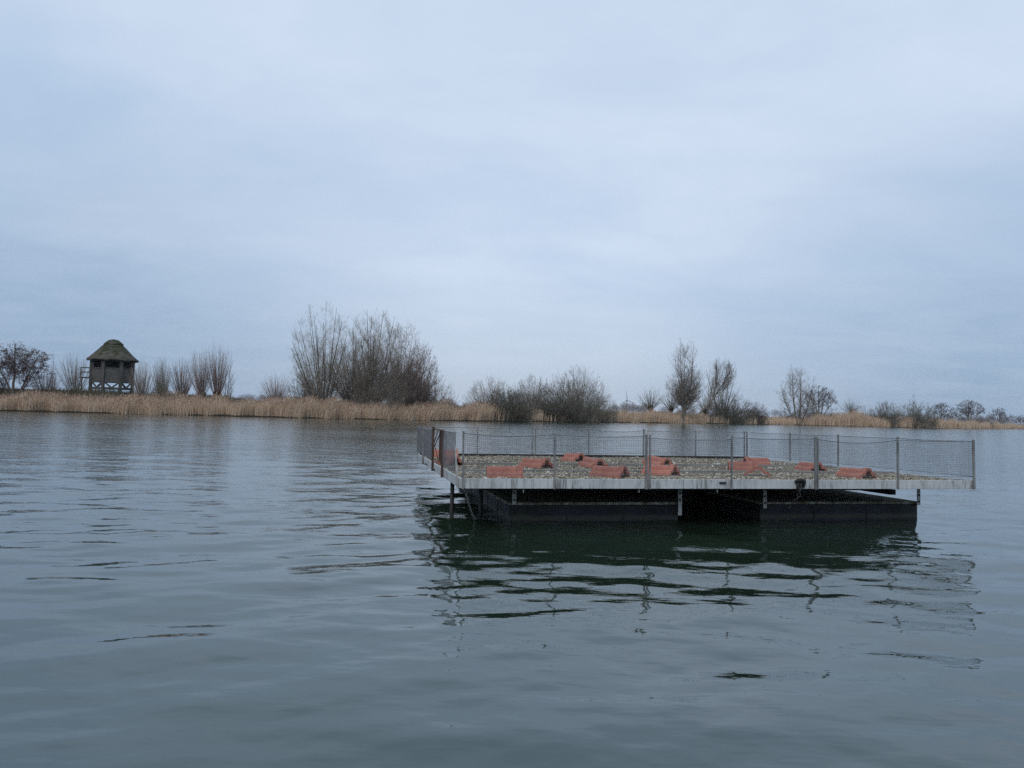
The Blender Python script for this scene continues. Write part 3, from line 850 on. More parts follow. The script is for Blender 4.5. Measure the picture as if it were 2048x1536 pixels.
# --- pollards and the tall poplar
plant('pollard', 1301, 774, 1281, 1324, 5, 'twig_olive', 'free standing pollard willow with a clear trunk next to the wind turbine', GP, head=0.40)
plant('pollard', 1342, 780, 1324, 1368, 8, 'twig_olive', 'pollard willow half behind the tall twin stemmed poplar', GP, head=0.40)
plant('poplar', 1366, 673, 1333, 1409, 0.6, 'twig_grey', 'tall narrow twin stemmed poplar standing at the waterline', None, 1.35, thick=1.0)
plant('pollard', 1409, 785, 1390, 1436, 4, 'twig_grey', 'small pollard willow beneath the half fallen leaning willow', GP, head=0.40)
plant('slender', 1417, 716, 1404, 1438, 5, 'twig_grey', 'slim pale young tree between the poplar and the leaning willow')
plant('leaning', 1393, 714, 1380, 1478, 4, 'twig_grey', 'half fallen willow leaning over with upright shoots along its trunk', None, 1.3, thick=1.0)
plant('fan', 1444, 724, 1406, 1479, 6, 'twig_grey', 'upright many stemmed willow standing right behind the leaning trunk', 'tall many stemmed willows', 0.5)
plant('bush', 1462, 786, 1414, 1512, 1.0, 'twig_olive', 'wide dark bush at the waterline below the leaning willow', GB, 1.5, thick=1.4)
plant('bush', 1512, 803, 1492, 1537, 2, 'twig_dark', 'small dark bush at the end of the wide one under the leaning willow', GB, 1.1)
# --- the forked tree and what follows
plant('open', 1596, 734, 1556, 1636, 1.5, 'twig_grey', 'bare tree forking low over the water in front of a dark alder', None, 1.6)
plant('alder', 1640, 768, 1600, 1678, 14, 'twig_dark', 'dark domed alder with catkins behind the low forking tree', GA, 1.3)
plant('bush', 1622, 804, 1600, 1668, 6, 'twig_grey', 'low bush under the dark domed alder', GB)
plant('bush', 1580, 812, 1552, 1606, 4, 'twig_grey', 'low sparse bush at the foot of the forking tree', GB, 0.6)
plant('pollard', 1702, 797, 1682, 1722, 9, 'twig_olive', 'lone pollard willow standing above the highest reeds', GP, head=0.50)
plant('bush', 1730, 808, 1712, 1752, 14, 'twig_grey', 'thin pale bush beside the lone pollard above the reeds', GB, 0.5)
plant('bush', 1770, 800, 1744, 1802, 2, 'twig_olive', 'bristling dense bush after the highest reeds', GB, 1.4, thick=1.4)
plant('slender', 1826, 786, 1806, 1846, 8, 'twig_grey', 'thin young tree poking out of the last dense bush', None, 1.2)
plant('bush', 1832, 803, 1788, 1878, 2, 'twig_olive', 'long dense bush around a thin young tree, last before the alders', GB, 1.6, thick=1.4)
# --- distant flat topped alders
plant('alder', 1884, 804, 1854, 1914, 10, 'twig_dark', 'flat topped alder nearest the long dense bush', GA, 1.2)
plant('alder', 1938, 798, 1908, 1972, 12, 'twig_dark', 'highest of the flat topped alders, in the middle of their row', GA, 1.4)
plant('bush', 1950, 828, 1918, 1990, 6, 'twig_red', 'low reddish bush under the flat topped alders', GB, 1.0, thick=1.4)
plant('alder', 1998, 814, 1974, 2028, 16, 'twig_dark', 'smaller flat topped alder on the thin tip of the bank', GA, 1.0)
plant('alder', 2042, 828, 2024, 2060, 30, 'twig_dark', 'tiny far alder at the very end of the bank', GA, 0.8)

# ------------------------------------------------------------------ far-off wood and wind turbine
def build_far_wood():
    g = np.random.default_rng(21)
    vs, fs, b = [], [], 0
    spots = []
    for px0, px1, n, h0, h1 in ((-40, 130, 16, 5, 9), (420, 600, 34, 5, 11), (600, 940, 30, 5, 9), (1225, 1300, 26, 8, 13), (1300, 1560, 46, 6, 11), (1560, 1760, 30, 6, 10), (1760, 2100, 70, 6, 12)):
        for _ in range(n):
            px = g.uniform(px0, px1); Y = g.uniform(1150, 1900)
            p = depth_at(px, 819 + (px - 1024) * 0.0293, Y)
            spots.append((p.x, Y, g.uniform(h0, h1) * Y / 950))
    for x, y, h in spots:
        m = 240
        d = unit(g.normal(0, 1, (m, 3))) * (g.random((m, 1)) ** 0.4)
        c = np.array([x, y, 0.4 + h * 0.55])
        P0 = c + d * np.array([h * 0.55, h * 0.5, h * 0.45])
        D = unit(d + [0, 0, 0.7] + g.normal(0, 0.5, (m, 3)))
        P = sprout(P0, D, h * g.uniform(0.1, 0.25, m), 2, 0, 0, g)
        v, f = tubes(P, np.full((m, 2), 0.05) * h / 7 * [1, 0.5], 3)
        vs.append(v); fs.append(f + b); b += len(v)
        T = np.array([[[x, y, 0.2], [x, y, h * 0.6]]])
        v, f = tubes(T, np.array([[0.3, 0.12]]), 4); vs.append(v); fs.append(f + b); b += len(v)
    tag(np_mesh('distant_wood', np.concatenate(vs), np.concatenate(fs), M['twig_dark']), 'hazy line of far woods along the horizon', 'wood', None, 'stuff')
build_far_wood()
def build_turbine():
    hub = depth_at(1254, 800.5, 1900)
    t = NT('white turbine coating'); mt = t.done(t.ramp(t.noise(t.coord(), 0.2), (0, (0.20, 0.21, 0.23)), (1, (0.26, 0.27, 0.29))), 0.5)
    root = tag(empty('wind_turbine', (hub.x, hub.y, 0.4)), 'pale three bladed wind turbine far beyond the far bank', 'wind turbine')
    H = hub.z - 0.4
    MB().tube([(0, 2, 0), (0, 2, H * 0.5), (0, 2, H)], [2.2, 1.7, 1.2], 12).build('tower', mt, root, True)
    MB().tube([(0, -3, H), (0, -2, H + 0.1), (0, 5, H + 0.1), (0, 6.5, H)], [0.6, 1.7, 1.9, 1.0], 10).build('nacelle', mt, root, True)
    for a in (-6, 111, 237):
        ra = R(a); d = Vector((math.sin(ra), 0, math.cos(ra))); c = Vector((0, -2.6, H))
        b = MB(); q = Vector((d.z, 0, -d.x))
        vs = []
        for s, w, th in ((0.5, 1.2, 1.1), (4, 2.0, 0.8), (13, 1.5, 0.45), (23, 0.6, 0.2)):
            p = c + d * s
            vs += [p - q * w / 2, p - Vector((0, th / 2, 0)), p + q * w / 2, p + Vector((0, th / 2, 0))]
        fs = [(4*i+j, 4*i+(j+1) % 4, 4*i+4+(j+1) % 4, 4*i+4+j) for i in range(3) for j in range(4)] + [(12, 13, 14, 15), (3, 2, 1, 0)]
        b.add(vs, fs).build('blade', mt, root)
build_turbine()

# ------------------------------------------------------------------ thatched observation hut
def build_hut():
    X, Y = px_depth(222, 12)
    s = Y / 84.0
    root = tag(empty('observation_hut', (X, Y, 0.0), -math.atan2(X, Y)), 'grey wooden lookout hut on stilts with mossy thatched roof', 'hut')
    ap = 2.03 * s; RC = ap / math.cos(PI / 8)
    zb, zt, ze = 1.6 + 1.82 * s, 1.6 + 4.35 * s, 1.6 + 4.13 * s
    cor = [Vector((RC * math.cos(-PI/2 - PI/8 + i * PI/4), RC * math.sin(-PI/2 - PI/8 + i * PI/4), 0)) for i in range(8)]   # wall 0 faces the water
    winz0, winz1 = 1.6 + 3.30 * s, 1.6 + 4.04 * s
    up = Vector((0, 0, 1))
    for i in range(8):
        a, b = cor[i], cor[(i + 1) % 8]
        d = (b - a).normalized(); L = (b - a).length
        nrm = Vector((d.y, -d.x, 0))
        w = MB()
        has_win = i in (0, 1, 7)
        hw = 0.68 * s if i == 0 else 0.52 * s
        z = zb; k = 0
        bh = 0.155 * s
        while z < zt - 0.02:
            z1 = min(z + bh, zt)
            segs = [(0.0, L)]
            if has_win and z1 > winz0 + 0.01 and z < winz1 - 0.01: segs = [(0.0, L / 2 - hw), (L / 2 + hw, L)]
            for t0, t1 in segs:
                p = [a + d * t0, a + d * t1]
                lo, hi = 0.028, 0.006
                vs = [p[0] + nrm * lo + up * z, p[1] + nrm * lo + up * z, p[1] + nrm * hi + up * (z1 + 0.01), p[0] + nrm * hi + up * (z1 + 0.01)]
                vs += [q - nrm * 0.05 for q in vs]
                w.add(vs, [(0, 1, 2, 3), (7, 6, 5, 4), (0, 4, 5, 1), (1, 5, 6, 2), (2, 6, 7, 3), (3, 7, 4, 0)])
            z = z1; k += 1
        wo = w.build('wall', M['hutwood'], root)
        if has_win:
            fr = MB(); c = (a + b) / 2 + nrm * 0.035
            fw = 0.10 * s
            fr.bar(c - d * (hw + fw) + up * (winz0 - fw / 2), c + d * (hw + fw) + up * (winz0 - fw / 2), 0.07, fw)
            fr.bar(c - d * (hw + fw) + up * (winz1 + fw / 2), c + d * (hw + fw) + up * (winz1 + fw / 2), 0.07, fw)
            for q in (-1, 1):
                fr.bar(c + d * q * (hw + fw / 2) + up * winz0, c + d * q * (hw + fw / 2) + up * winz1, fw, 0.068, nrm)
            wf = fr.build('window', M['hutpost'], wo)
    # posts from the ground to the eaves
    for i in range(8):
        c = cor[i] * 1.015
        MB().bar(c + up * 0.2, c + up * zt, 0.25 * s, 0.25 * s, c.normalized()).build('post', M['hutpost'], root)
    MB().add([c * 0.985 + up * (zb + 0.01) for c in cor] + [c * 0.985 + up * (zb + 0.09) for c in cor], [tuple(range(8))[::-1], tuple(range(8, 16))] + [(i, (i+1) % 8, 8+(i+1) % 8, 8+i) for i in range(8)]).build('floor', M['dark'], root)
    zm = zb - 0.72 * s
    for i in range(8):
        a, b = cor[i], cor[(i + 1) % 8]; m = (a + b) / 2
        br = MB()
        br.bar(a.lerp(m, 0.1) + up * (zb - 0.05), m + up * zm, 0.10 * s, 0.14 * s)
        br.bar(b.lerp(m, 0.1) + up * (zb - 0.05), m * 1.002 + up * zm, 0.10 * s, 0.14 * s)
        br.build('brace', M['hutpost'], root)
        MB().bar(a + up * (zb - 0.06), b + up * (zb - 0.06), 0.12 * s, 0.16 * s).build('beam', M['hutpost'], root)
        MB().bar(a + up * (zm - 0.06), b + up * (zm - 0.06), 0.12 * s, 0.22 * s).build('rail', M['hutpost'], root)
        MB().bar(a + up * (zm - 0.62), b + up * (zm - 0.62), 0.10 * s, 0.22 * s).build('rail', M['hutpost'], root)
    # thatch: thick skirt with an uneven edge, then a rounded ridge cap
    g = np.random.default_rng(8)
    nseg = 64
    prof = [(1.95, 4.22), (2.52, 4.12), (2.60, 4.19), (2.28, 4.50), (1.90, 4.90), (1.52, 5.32), (1.16, 5.72), (0.84, 6.04), (0.5, 6.22), (0.0, 6.28)]
    vs = []
    for k, (r, zz_) in enumerate(prof):
        for j in range(nseg):
            th = 2 * PI * j / nseg
            ph = (th + PI / 8) % (PI / 4) - PI / 8
            octr = 1 / math.cos(ph) if k < 8 else 1.0
            octr = 1 + (octr - 1) * (0.9 - 0.08 * k)
            wob = 0.035 * math.sin(th * 5 + k) + 0.02 * g.normal()
            dz = (0.05 * math.sin(th * 8 + 0.6) + 0.03 * g.normal()) if k <= 2 else 0.02 * g.normal()
            r *= 1.0
            vs.append((r * s * octr * (1 + wob * (0.3 if k > 1 else 0.6)) * math.cos(th), r * s * octr * (1 + wob * 0.3) * math.sin(th), 1.6 + (zz_ + dz) * s))
    fs = [(k*nseg+j, k*nseg+(j+1) % nseg, (k+1)*nseg+(j+1) % nseg, (k+1)*nseg+j) for k in range(len(prof)-1) for j in range(nseg)]
    ro = MB().add(vs, fs).build('roof', M['thatch'], root, True)
    cap = [(0.80, 5.98), (1.00, 5.93), (0.99, 6.02), (0.80, 6.22), (0.50, 6.42), (0.22, 6.51), (0.0, 6.53)]
    vs = []
    for k, (r, zz_) in enumerate(cap):
        for j in range(32):
            th = 2 * PI * j / 32
            vs.append((r * s * math.cos(th) * (1 + 0.02 * g.normal()), r * s * math.sin(th), 1.6 + (zz_ + 0.02 * g.normal()) * s))
    fs = [(k*32+j, k*32+(j+1) % 32, (k+1)*32+(j+1) % 32, (k+1)*32+j) for k in range(len(cap)-1) for j in range(32)]
    MB().add(vs, fs).build('ridge_cap', M['thatch'], ro, True)
    # entrance balcony
    zf = 1.6 + 2.20 * s; x0, x1 = -ap - 1.02 * s, -ap + 0.1
    bal = MB().box((x0 - 0.12, -0.75, zf - 0.12), (x1, 0.75, zf)).build('balcony', M['hutpost'], root)
    rl = MB()
    for yy in (-0.7, 0.7):
        rl.bar((x0, yy, zf), (x0, yy, zf + 1.08 * s), 0.07)
        for hh in (0.55, 1.04): rl.bar((x0, yy, zf + hh * s), (x1, yy, zf + hh * s), 0.05, 0.08)
    for hh in (0.55, 1.04): rl.bar((x0, -0.7, zf + hh * s), (x0, 0.7, zf + hh * s), 0.05, 0.08)
    rl.build('railing', M['hutpost'], bal)
    for yy in (-0.7, 0.7):
        MB().bar((x0 + 0.1, yy, 0.2), (x0 + 0.1, yy, zf - 0.12), 0.12).build('balcony_post', M['hutpost'], root) if yy > 0 else None
build_hut()
def build_screen(px0, px1, ztop, off, label):
    root = None
    pts = [px_depth(p, off) for p in np.linspace(px0, px1, max(3, int((px1 - px0) / 28)))]
    root = tag(empty('screen_fence', (pts[0][0], pts[0][1], 0)), label, 'screen', 'dark screens beside the hut')
    o = Vector((pts[0][0], pts[0][1], 0))
    g = random.Random(int(px0) + 7)
    for (xa, ya), (xb, yb) in zip(pts[:-1], pts[1:]):
        a = Vector((xa, ya, 0)) - o; b = Vector((xb, yb, 0)) - o
        d = (b - a); L = d.length; d.normalize(); nrm = Vector((d.y, -d.x, 0))
        w = MB(); n = int(L / 0.16)
        for i in range(n):
            p = a + d * (L * (i + 0.5) / n)
            w.bar(p + Vector((0, 0, 0.3)) + nrm * g.uniform(-.01, .01), p + Vector((0, 0, ztop - g.uniform(0, 0.05))), L / n * 0.94, 0.03, nrm)
        w.build('panel', M['screen'], root)
        MB().bar(a - nrm * 0.08 + Vector((0, 0, 0.2)), a - nrm * 0.08 + Vector((0, 0, ztop + 0.06)), 0.1).build('post', M['screen'], root)
build_screen(-60, 178, 2.35, 13.5, 'long dark board screen running behind the alder up to the hut')
build_screen(262, 432, 2.25, 14.5, 'dark board screen running behind the pollards away from the hut')

# ------------------------------------------------------------------ the raft
RM = Matrix.Rotation(0.2066, 3, 'Z') @ Matrix.Rotation(-0.0154, 3, 'X') @ Matrix.Rotation(-0.0061, 3, 'Y')
RO = Vector((-0.610, 9.836, 0.552))
RAFT = Matrix.Translation(RO) @ RM.to_4x4()
RL, RW, RH = 7.80, 6.60, 0.75            # length along the front, depth, post height
raft = tag(empty('raft', mat=RAFT), 'square floating raft with a gravel deck behind wire mesh on dark pontoons', 'raft')
def on_deck(x, y, c):
    d = ray(x, y); n = RM.col[2]; q = RO + n * c
    return RM.transposed() @ (EYE + d * (n.dot(q - EYE) / n.dot(d)) - RO)
def to_local(p): return RM.transposed() @ (Vector(p) - RO)

def build_raft():
    FH, FT = 0.130, 0.035                # fascia height and thickness
    # fascia boards: front in three lengths, sides, back
    cuts = [0.0, 2.56, 5.16, RL]
    for a0, a1 in zip(cuts[:-1], cuts[1:]):
        MB().box((a0 + 0.002, -FT, 0), (a1 - 0.002, 0, FH)).build('fascia_board', M['fascia'], raft, bevel=0.004)
    cuts = [0.0, 3.28, RW]
    for a0, a1 in zip(cuts[:-1], cuts[1:]):
        MB().box((-FT, a0 + 0.002, 0), (0, a1 - 0.002, FH)).build('fascia_board', M['fascia'], raft, bevel=0.004)
        MB().box((RL, a0 + 0.002, 0), (RL + FT, a1 - 0.002, FH)).build('fascia_board', M['fascia'], raft, bevel=0.004)
    MB().box((-FT, RW, 0), (RL + FT, RW + FT, FH)).build('fascia_board', M['fascia'], raft, bevel=0.004)
    # deck floor and the beams beneath it
    MB().box((0.003, 0.003, 0.012), (RL - 0.003, RW - 0.003, 0.05)).build('deck_floor', M['deckwood'], raft)
    for b in (0.55, 2.2, 4.0, 5.9):
        MB().box((0.35, b, -0.075), (RL - 1.30, b + 0.11, 0.010)).build('beam', M['deckwood'], raft)
    MB().box((RL - 1.55, 0.55, -0.05), (RL - 0.30, 0.64, 0.010)).build('beam', M['deckwood'], raft)
    for a in (1.0, 2.9, 5.0, 6.95):
        MB().box((a, 0.7, -0.16), (a + 0.10, 6.2, -0.078)).build('beam', M['deckwood'], raft)
    # battens crossing the gravel
    for b in (1.62, 3.36):
        MB().box((0.02, b, 0.05), (RL - 0.02, b + 0.055, 0.142)).build('batten', M['batten'], raft, bevel=0.004)
    MB().box((0.02, RW - 0.07, 0.05), (RL - 0.02, RW - 0.005, 0.150)).build('batten', M['deckwood'], raft)
    # pontoons: skin, lip, welded seams
    for a0, a1 in ((0.80, 3.39), (4.74, 7.53)):
        p = MB().box((a0, 0.80, -0.95), (a1, 6.05, -0.315)).build('pontoon', M['pontoon'], raft, bevel=0.01)
        l = MB(); l.box((a0 - 0.015, 0.785, -0.313), (a1 + 0.015, 6.065, -0.275)); l.build('lip', M['lip'], p, bevel=0.006)
        n = 3
        for i in range(1, n):
            x = a0 + (a1 - a0) * i / n
            MB().box((x - 0.012, 0.792, -0.94), (x + 0.012, 0.7985, -0.32)).build('seam', M['black'], p)
        for i in range(1, 6):
            yv = 0.8 + 5.25 * i / 6
            MB().box((a0 - 0.008, yv - 0.012, -0.94), (a0 - 0.0015, yv + 0.012, -0.32)).build('seam', M['black'], p)
    MB().box((3.41, 3.1, -0.95), (4.72, 6.0, -0.20)).build('pontoon', M['pontoon'], raft, bevel=0.01)  # cross pontoon added to block the light behind the front gap
    # plate legs between deck and pontoons
    for a, top, bot, b in ((0.86, -0.01, -0.30, 0.755), (3.37, -0.01, -0.46, 0.70), (4.76, -0.06, -0.36, 0.70), (7.51, -0.052, -0.33, 0.755)):
        lg = MB().box((a - 0.03, b - 0.012, bot), (a + 0.03, b, top)).box((a + 0.022, b - 0.011, bot + 0.002), (a + 0.03, b + 0.05, top - 0.002)).build('bracket', M['plate'], raft, bevel=0.003)
        for zz in (top - 0.12, top - 0.22):
            MB().tube([(a - 0.004, b - 0.013, zz), (a - 0.004, b - 0.026, zz)], 0.017, 8).build('hole_disc', M['black'], lg)  # dark disc standing in for a hole through the plate
    for a in (0.82, 2.45, 3.62):
        MB().box((a, 0.02, -0.055), (a + 0.012, 0.05, 0.010)).build('hanger', M['plate'], raft)
    # dark mooring legs at the open end
    for a, b in ((0.55, 1.75), (0.10, 1.75)):
        MB().tube([(a, b, -1.2), (a, b, 0.01)], 0.032, 10).build('leg', M['black'], raft, True)

    # ---- mesh fence. posts are angle section, each a part
    def post(x, y, mat, w=0.034, h=RH, lean=(0, 0), z0=-0.004):
        p = MB()
        q = [(-w/2, -w/2), (w/2, -w/2), (w/2, -w/2 + 0.008), (-w/2 + 0.008, -w/2 + 0.008), (-w/2 + 0.008, w/2), (-w/2, w/2)]
        vs = [(x + u, y + v, z0) for u, v in q] + [(x + u + lean[0], y + v + lean[1], h) for u, v in q]
        p.add(vs, [(0, 5, 4, 3, 2, 1)[::1], (6, 7, 8, 9, 10, 11)] + [(i, (i+1) % 6, 6+(i+1) % 6, 6+i) for i in range(6)])
        p.build('post', mat, raft)
    yf = -FT - 0.018
    g = random.Random(4)
    frontp = [0.0, 1.23, 2.53, 3.80, 5.12, 6.48, RL]
    for i, a in enumerate(frontp):
        post(a, yf, M['steel'], 0.028 if i in (2, 4, 6) else 0.022, RH + g.uniform(-0.006, 0.012), (g.uniform(-.01, .01), 0))
    post(2.58, yf, M['steel'], 0.022, RH - 0.012)
    post(5.155, yf, M['steel'], 0.020, RH - 0.01)
    yb = RW + FT + 0.018
    backp = [0.0, 1.28, 2.53, 3.85, 5.18, 6.48, RL]
    for a in backp: post(a, yb, M['steel'], 0.026, RH + g.uniform(-0.01, 0.01))
    post(2.60, yb, M['steel'], 0.026); post(RL - 0.07, yb, M['steel'], 0.024)
    xr = RL + FT + 0.018
    rightp = [0.0, 1.64, 3.28, 4.93, RW]
    for b in rightp[1:-1]: post(xr, b, M['steel'], 0.026)
    xl = -FT - 0.018
    leftp = [0.06, 1.85, 3.28, 5.11, RW]
    post(xl, 0.06, M['steel'], 0.024, RH - 0.005, (0.0, 0.45))
    post(xl, 1.85, M['rust'], 0.036, RH - 0.02); post(xl, 3.28, M['rust'], 0.038, RH + 0.01); post(xl, 5.11, M['steel'], 0.034, RH - 0.03)

    def panel(p0, p1, z0, z1, sag0=0.0, seed=0, mat=None, lean=None, cell=0.026):
        """woven wire between two posts; rail wires along its top and bottom"""
        p0, p1 = Vector(p0), Vector(p1)
        gg = np.random.default_rng(seed)
        d = p1 - p0; L = d.length; d.normalize()
        nrm = Vector((d.y, -d.x, 0))
        n = max(4, int(L / cell)); m = max(4, int((z1 - z0) / cell))
        amp = gg.uniform(0.002, 0.010); ph = gg.uniform(0, 6)
        def top(t): return z1 - sag0 * math.sin(PI * t) - amp * 0.5 * math.sin(5.2 * t + ph) * math.sin(PI * t)
        def bulge(t, q): return amp * math.sin(PI * q) * math.sin(4 * t + ph)
        def pt(t, q):
            zz = z0 + (top(t) - z0) * q
            return p0 + d * (L * t) + nrm * bulge(t, q) + Vector((0, 0, zz))
        r = 0.0012
        mb_v, mb_f = [], []
        ver = np.array([[pt(i / n, q) for q in (0, 0.25, 0.5, 0.75, 1.0)] for i in range(n + 1)])
        v1, f1 = tubes(ver, np.full(ver.shape[:2], r), 4)
        hor = np.array([[pt(t, j / m) for t in np.linspace(0, 1, 9)] for j in range(m + 1)])
        v2, f2 = tubes(hor + np.array(nrm) * 0.0022, np.full(hor.shape[:2], r), 4)
        o = np_mesh('mesh_panel', np.concatenate([v1, v2]), np.concatenate([f1, f2 + len(v1)]), mat or M['wire'], raft)
        rail = MB()
        ts = np.linspace(0, 1, 15)
        rail.tube([pt(t, 1.0) + nrm * 0.004 for t in ts], 0.0062, 6)
        rail.tube([pt(t, 0.0) + nrm * 0.004 for t in ts], 0.0045, 6)
        rail.build('rail', mat or M['wire'], o, True)
        return o
    z0, z1 = 0.185, RH - 0.03
    ff = yf - 0.006
    sags = [0.032, 0.022, 0.010, 0.014, 0.055, 0.005]
    for i in range(6): panel((frontp[i], ff + 0.03, 0), (frontp[i+1], ff + 0.03, 0), z0, z1 - (0.03 if i in (2,) else 0.0), sags[i], 10 + i)
    bs = [0.008, 0.005, 0.010, 0.040, 0.012, 0.006]
    for i in range(6): panel((backp[i], yb, 0), (backp[i+1], yb, 0), z0, z1, bs[i], 30 + i)
    for i in range(4): panel((xr, rightp[i], 0), (xr, rightp[i+1], 0), z0, z1, 0.006, 50 + i)
    panel((xl, 0.06 + 0.3, 0), (xl, 1.85, 0), z0, z1, 0.004, 60)
    panel((xl, 3.28, 0), (xl, 5.11, 0), z0, z1, 0.03, 62)
    panel((xl, 5.11, 0), (xl, RW, 0), z0, z1, 0.01, 63)
    # the torn, rusty panel by the access side, folded together between its posts
    for i, (b0, b1) in enumerate(((1.86, 2.30), (1.98, 2.62), (2.30, 2.05), (2.5, 3.26))):
        o = panel((xl + 0.01 + 0.02 * i, b0, 0), (xl + 0.015 + 0.03 * i, b1, 0), z0, z1 - 0.01, 0.02, 70 + i, M['rust'], cell=0.03)
    br = MB()
    br.bar((xl + 0.02, 3.22, 0.50), (xl + 0.03, 2.80, RH - 0.03), 0.012)
    br.bar((xl + 0.02, 3.24, 0.42), (xl + 0.05, 2.45, RH - 0.03), 0.012)
    br.bar((xl + 0.02, 3.24, 0.45), (xl + 0.05, 2.75, 0.17), 0.012)
    br.bar((xl, 1.85, RH - 0.03), (xl, 3.28, RH - 0.02), 0.016)
    br.build('brace', M['rust'], raft)
    # small fittings on the fascia
    MB().box((3.62, -FT - 0.03, 0.075), (3.72, -FT - 0.001, 0.098)).build('cleat', M['black'], raft, bevel=0.006)
    for b in (3.0, 4.45): MB().box((-FT - 0.05, b, 0.03), (-FT - 0.001, b + 0.16, 0.045)).build('cleat', M['black'], raft)
build_raft()

# gravel on the deck: a bed with thousands of shells and stones
def build_gravel():
    g = np.random.default_rng(17)
    n = 110
    xs = np.linspace(0.012, RL - 0.012, n); ys = np.linspace(0.012, RW - 0.08, n)
    X, Y = np.meshgrid(xs, ys, indexing='ij')
    Z = 0.092 + 0.010 * np.sin(X * 2.1) * np.sin(Y * 2.7 + 1) + 0.006 * g.normal(size=X.shape)
    v = np.stack([X, Y, Z], -1).reshape(-1, 3)
    i, j = np.meshgrid(np.arange(n - 1), np.arange(n - 1), indexing='ij')
    f = np.stack([i * n + j, (i + 1) * n + j, (i + 1) * n + j + 1, i * n + j + 1], -1).reshape(-1, 4)
    bed = np_mesh('gravel', v, f, M['gravelbed'], smooth=True)
    bed.matrix_world = RAFT
    tag(bed, 'bed of pale shell gravel with dead leaves covering the raft deck', 'gravel', None, 'stuff')
    m = 46000
    x = g.uniform(0.02, RL - 0.02, m); y = g.uniform(0.02, RW - 0.09, m)
    y = np.where(g.random(m) < 0.35, g.uniform(0.02, 2.2, m), y)
    bare = np.sin(x * 1.9 + 0.5) * np.sin(y * 2.3) + 0.6 * np.sin(x * 4.7 + y * 3.1)
    k = (g.random(m) > 0.45 * np.clip(bare, 0, 1)) & (np.abs(y - 1.648) > 0.04) & (np.abs(y - 3.388) > 0.04)
    x, y = x[k], y[k]; m = len(x)
    z = 0.100 + 0.010 * np.sin(x * 2.1) * np.sin(y * 2.7 + 1) + g.uniform(-0.004, 0.008, m)
    s = 0.0135 * np.exp(g.normal(0, 0.35, m))
    oct_ = np.array([[1, 0, 0], [0, 1, 0], [-1, 0, 0], [0, -1, 0], [0, 0, 1], [0, 0, -1]], float) * [1.25, 0.9, 0.62]
    oct_ = oct_[None] * s[:, None, None] * g.uniform(0.7, 1.3, (m, 6, 1))
    a = g.uniform(0, 2 * PI, m); c, sn = np.cos(a)[:, None], np.sin(a)[:, None]
    t = g.normal(0, 0.45, m)[:, None]
    px, py, pz = oct_[..., 0], oct_[..., 1], oct_[..., 2]
    px, pz = px * np.cos(t) - pz * np.sin(t), px * np.sin(t) + pz * np.cos(t)
    V = np.stack([x[:, None] + px * c - py * sn, y[:, None] + px * sn + py * c, z[:, None] + pz], -1)
    tri = np.array([[0, 1, 4], [1, 2, 4], [2, 3, 4], [3, 0, 4], [1, 0, 5], [2, 1, 5], [3, 2, 5], [0, 3, 5]])
    Fc = (np.arange(m)[:, None, None] * 6 + tri[None]).reshape(-1, 3)
    sh = np_mesh('gravel_stones', V.reshape(-1, 3), Fc, M['shell'])
    sh.matrix_world = RAFT
    tag(sh, 'loose shells and small stones scattered over the raft deck', 'gravel', None, 'stuff')
build_gravel()

# clay ridge tiles lying on the gravel as shelters
def tile_mesh():
    half = [(0, .152), (.020, .150), (.040, .144), (.055, .132), (.065, .113), (.071, .092), (.077, .074), (.089, .066), (.103, .071), (.120, .076), (.138, .066), (.152, .040), (.160, .015), (.163, 0)]
    prof = [(-x, z) for x, z in half[::-1]] + half[1:]
    prof = np.array(prof)
    d = np.gradient(prof, axis=0); d /= np.linalg.norm(d, axis=1)[:, None]
    nrm = np.stack([-d[:, 1], d[:, 0]], -1)
    th = 0.017
    inner = prof - nrm * th
    inner[0] = (prof[0][0] + th, 0); inner[-1] = (prof[-1][0] - th, 0)
    n = len(prof)
    # stations along the length: plain body, then a raised collar at one end
    st = [(-.255, 0.0), (-.252, 0.004), (.0, 0.004), (.150, 0.005), (.160, 0.008), (.168, 0.022), (.235, 0.024), (.245, 0.020)]
    V = []
    for x, grow in st:
        o = prof + nrm * grow; o[0, 1] = o[-1, 1] = 0
        for p in o: V.append((x, p[0], p[1]))
        for p in inner: V.append((x, p[0], p[1]))
    k = 2 * n; Fc = []
    for s in range(len(st) - 1):
        for j in range(n - 1):
            Fc.append((s*k+j, s*k+j+1, (s+1)*k+j+1, (s+1)*k+j))
            Fc.append((s*k+n+j+1, s*k+n+j, (s+1)*k+n+j, (s+1)*k+n+j+1))
        Fc.append((s*k+n, s*k, (s+1)*k, (s+1)*k+n)); Fc.append((s*k+n-1, s*k+2*n-1, (s+1)*k+2*n-1, (s+1)*k+n-1))
    e = (len(st) - 1) * k
    for j in range(n - 1):
        Fc.append((j+1, j, n+j, n+j+1)); Fc.append((e+j, e+j+1, e+n+j+1, e+n+j))
    me = bpy.data.meshes.new('ridge_tile')
    me.from_pydata(V, [], Fc)
    me.polygons.foreach_set('use_smooth', [True] * len(me.polygons))
    me.materials.append(M['tile']); me.update()
    try: me.set_sharp_from_angle(angle=R(38))
    except Exception: pass
    return me
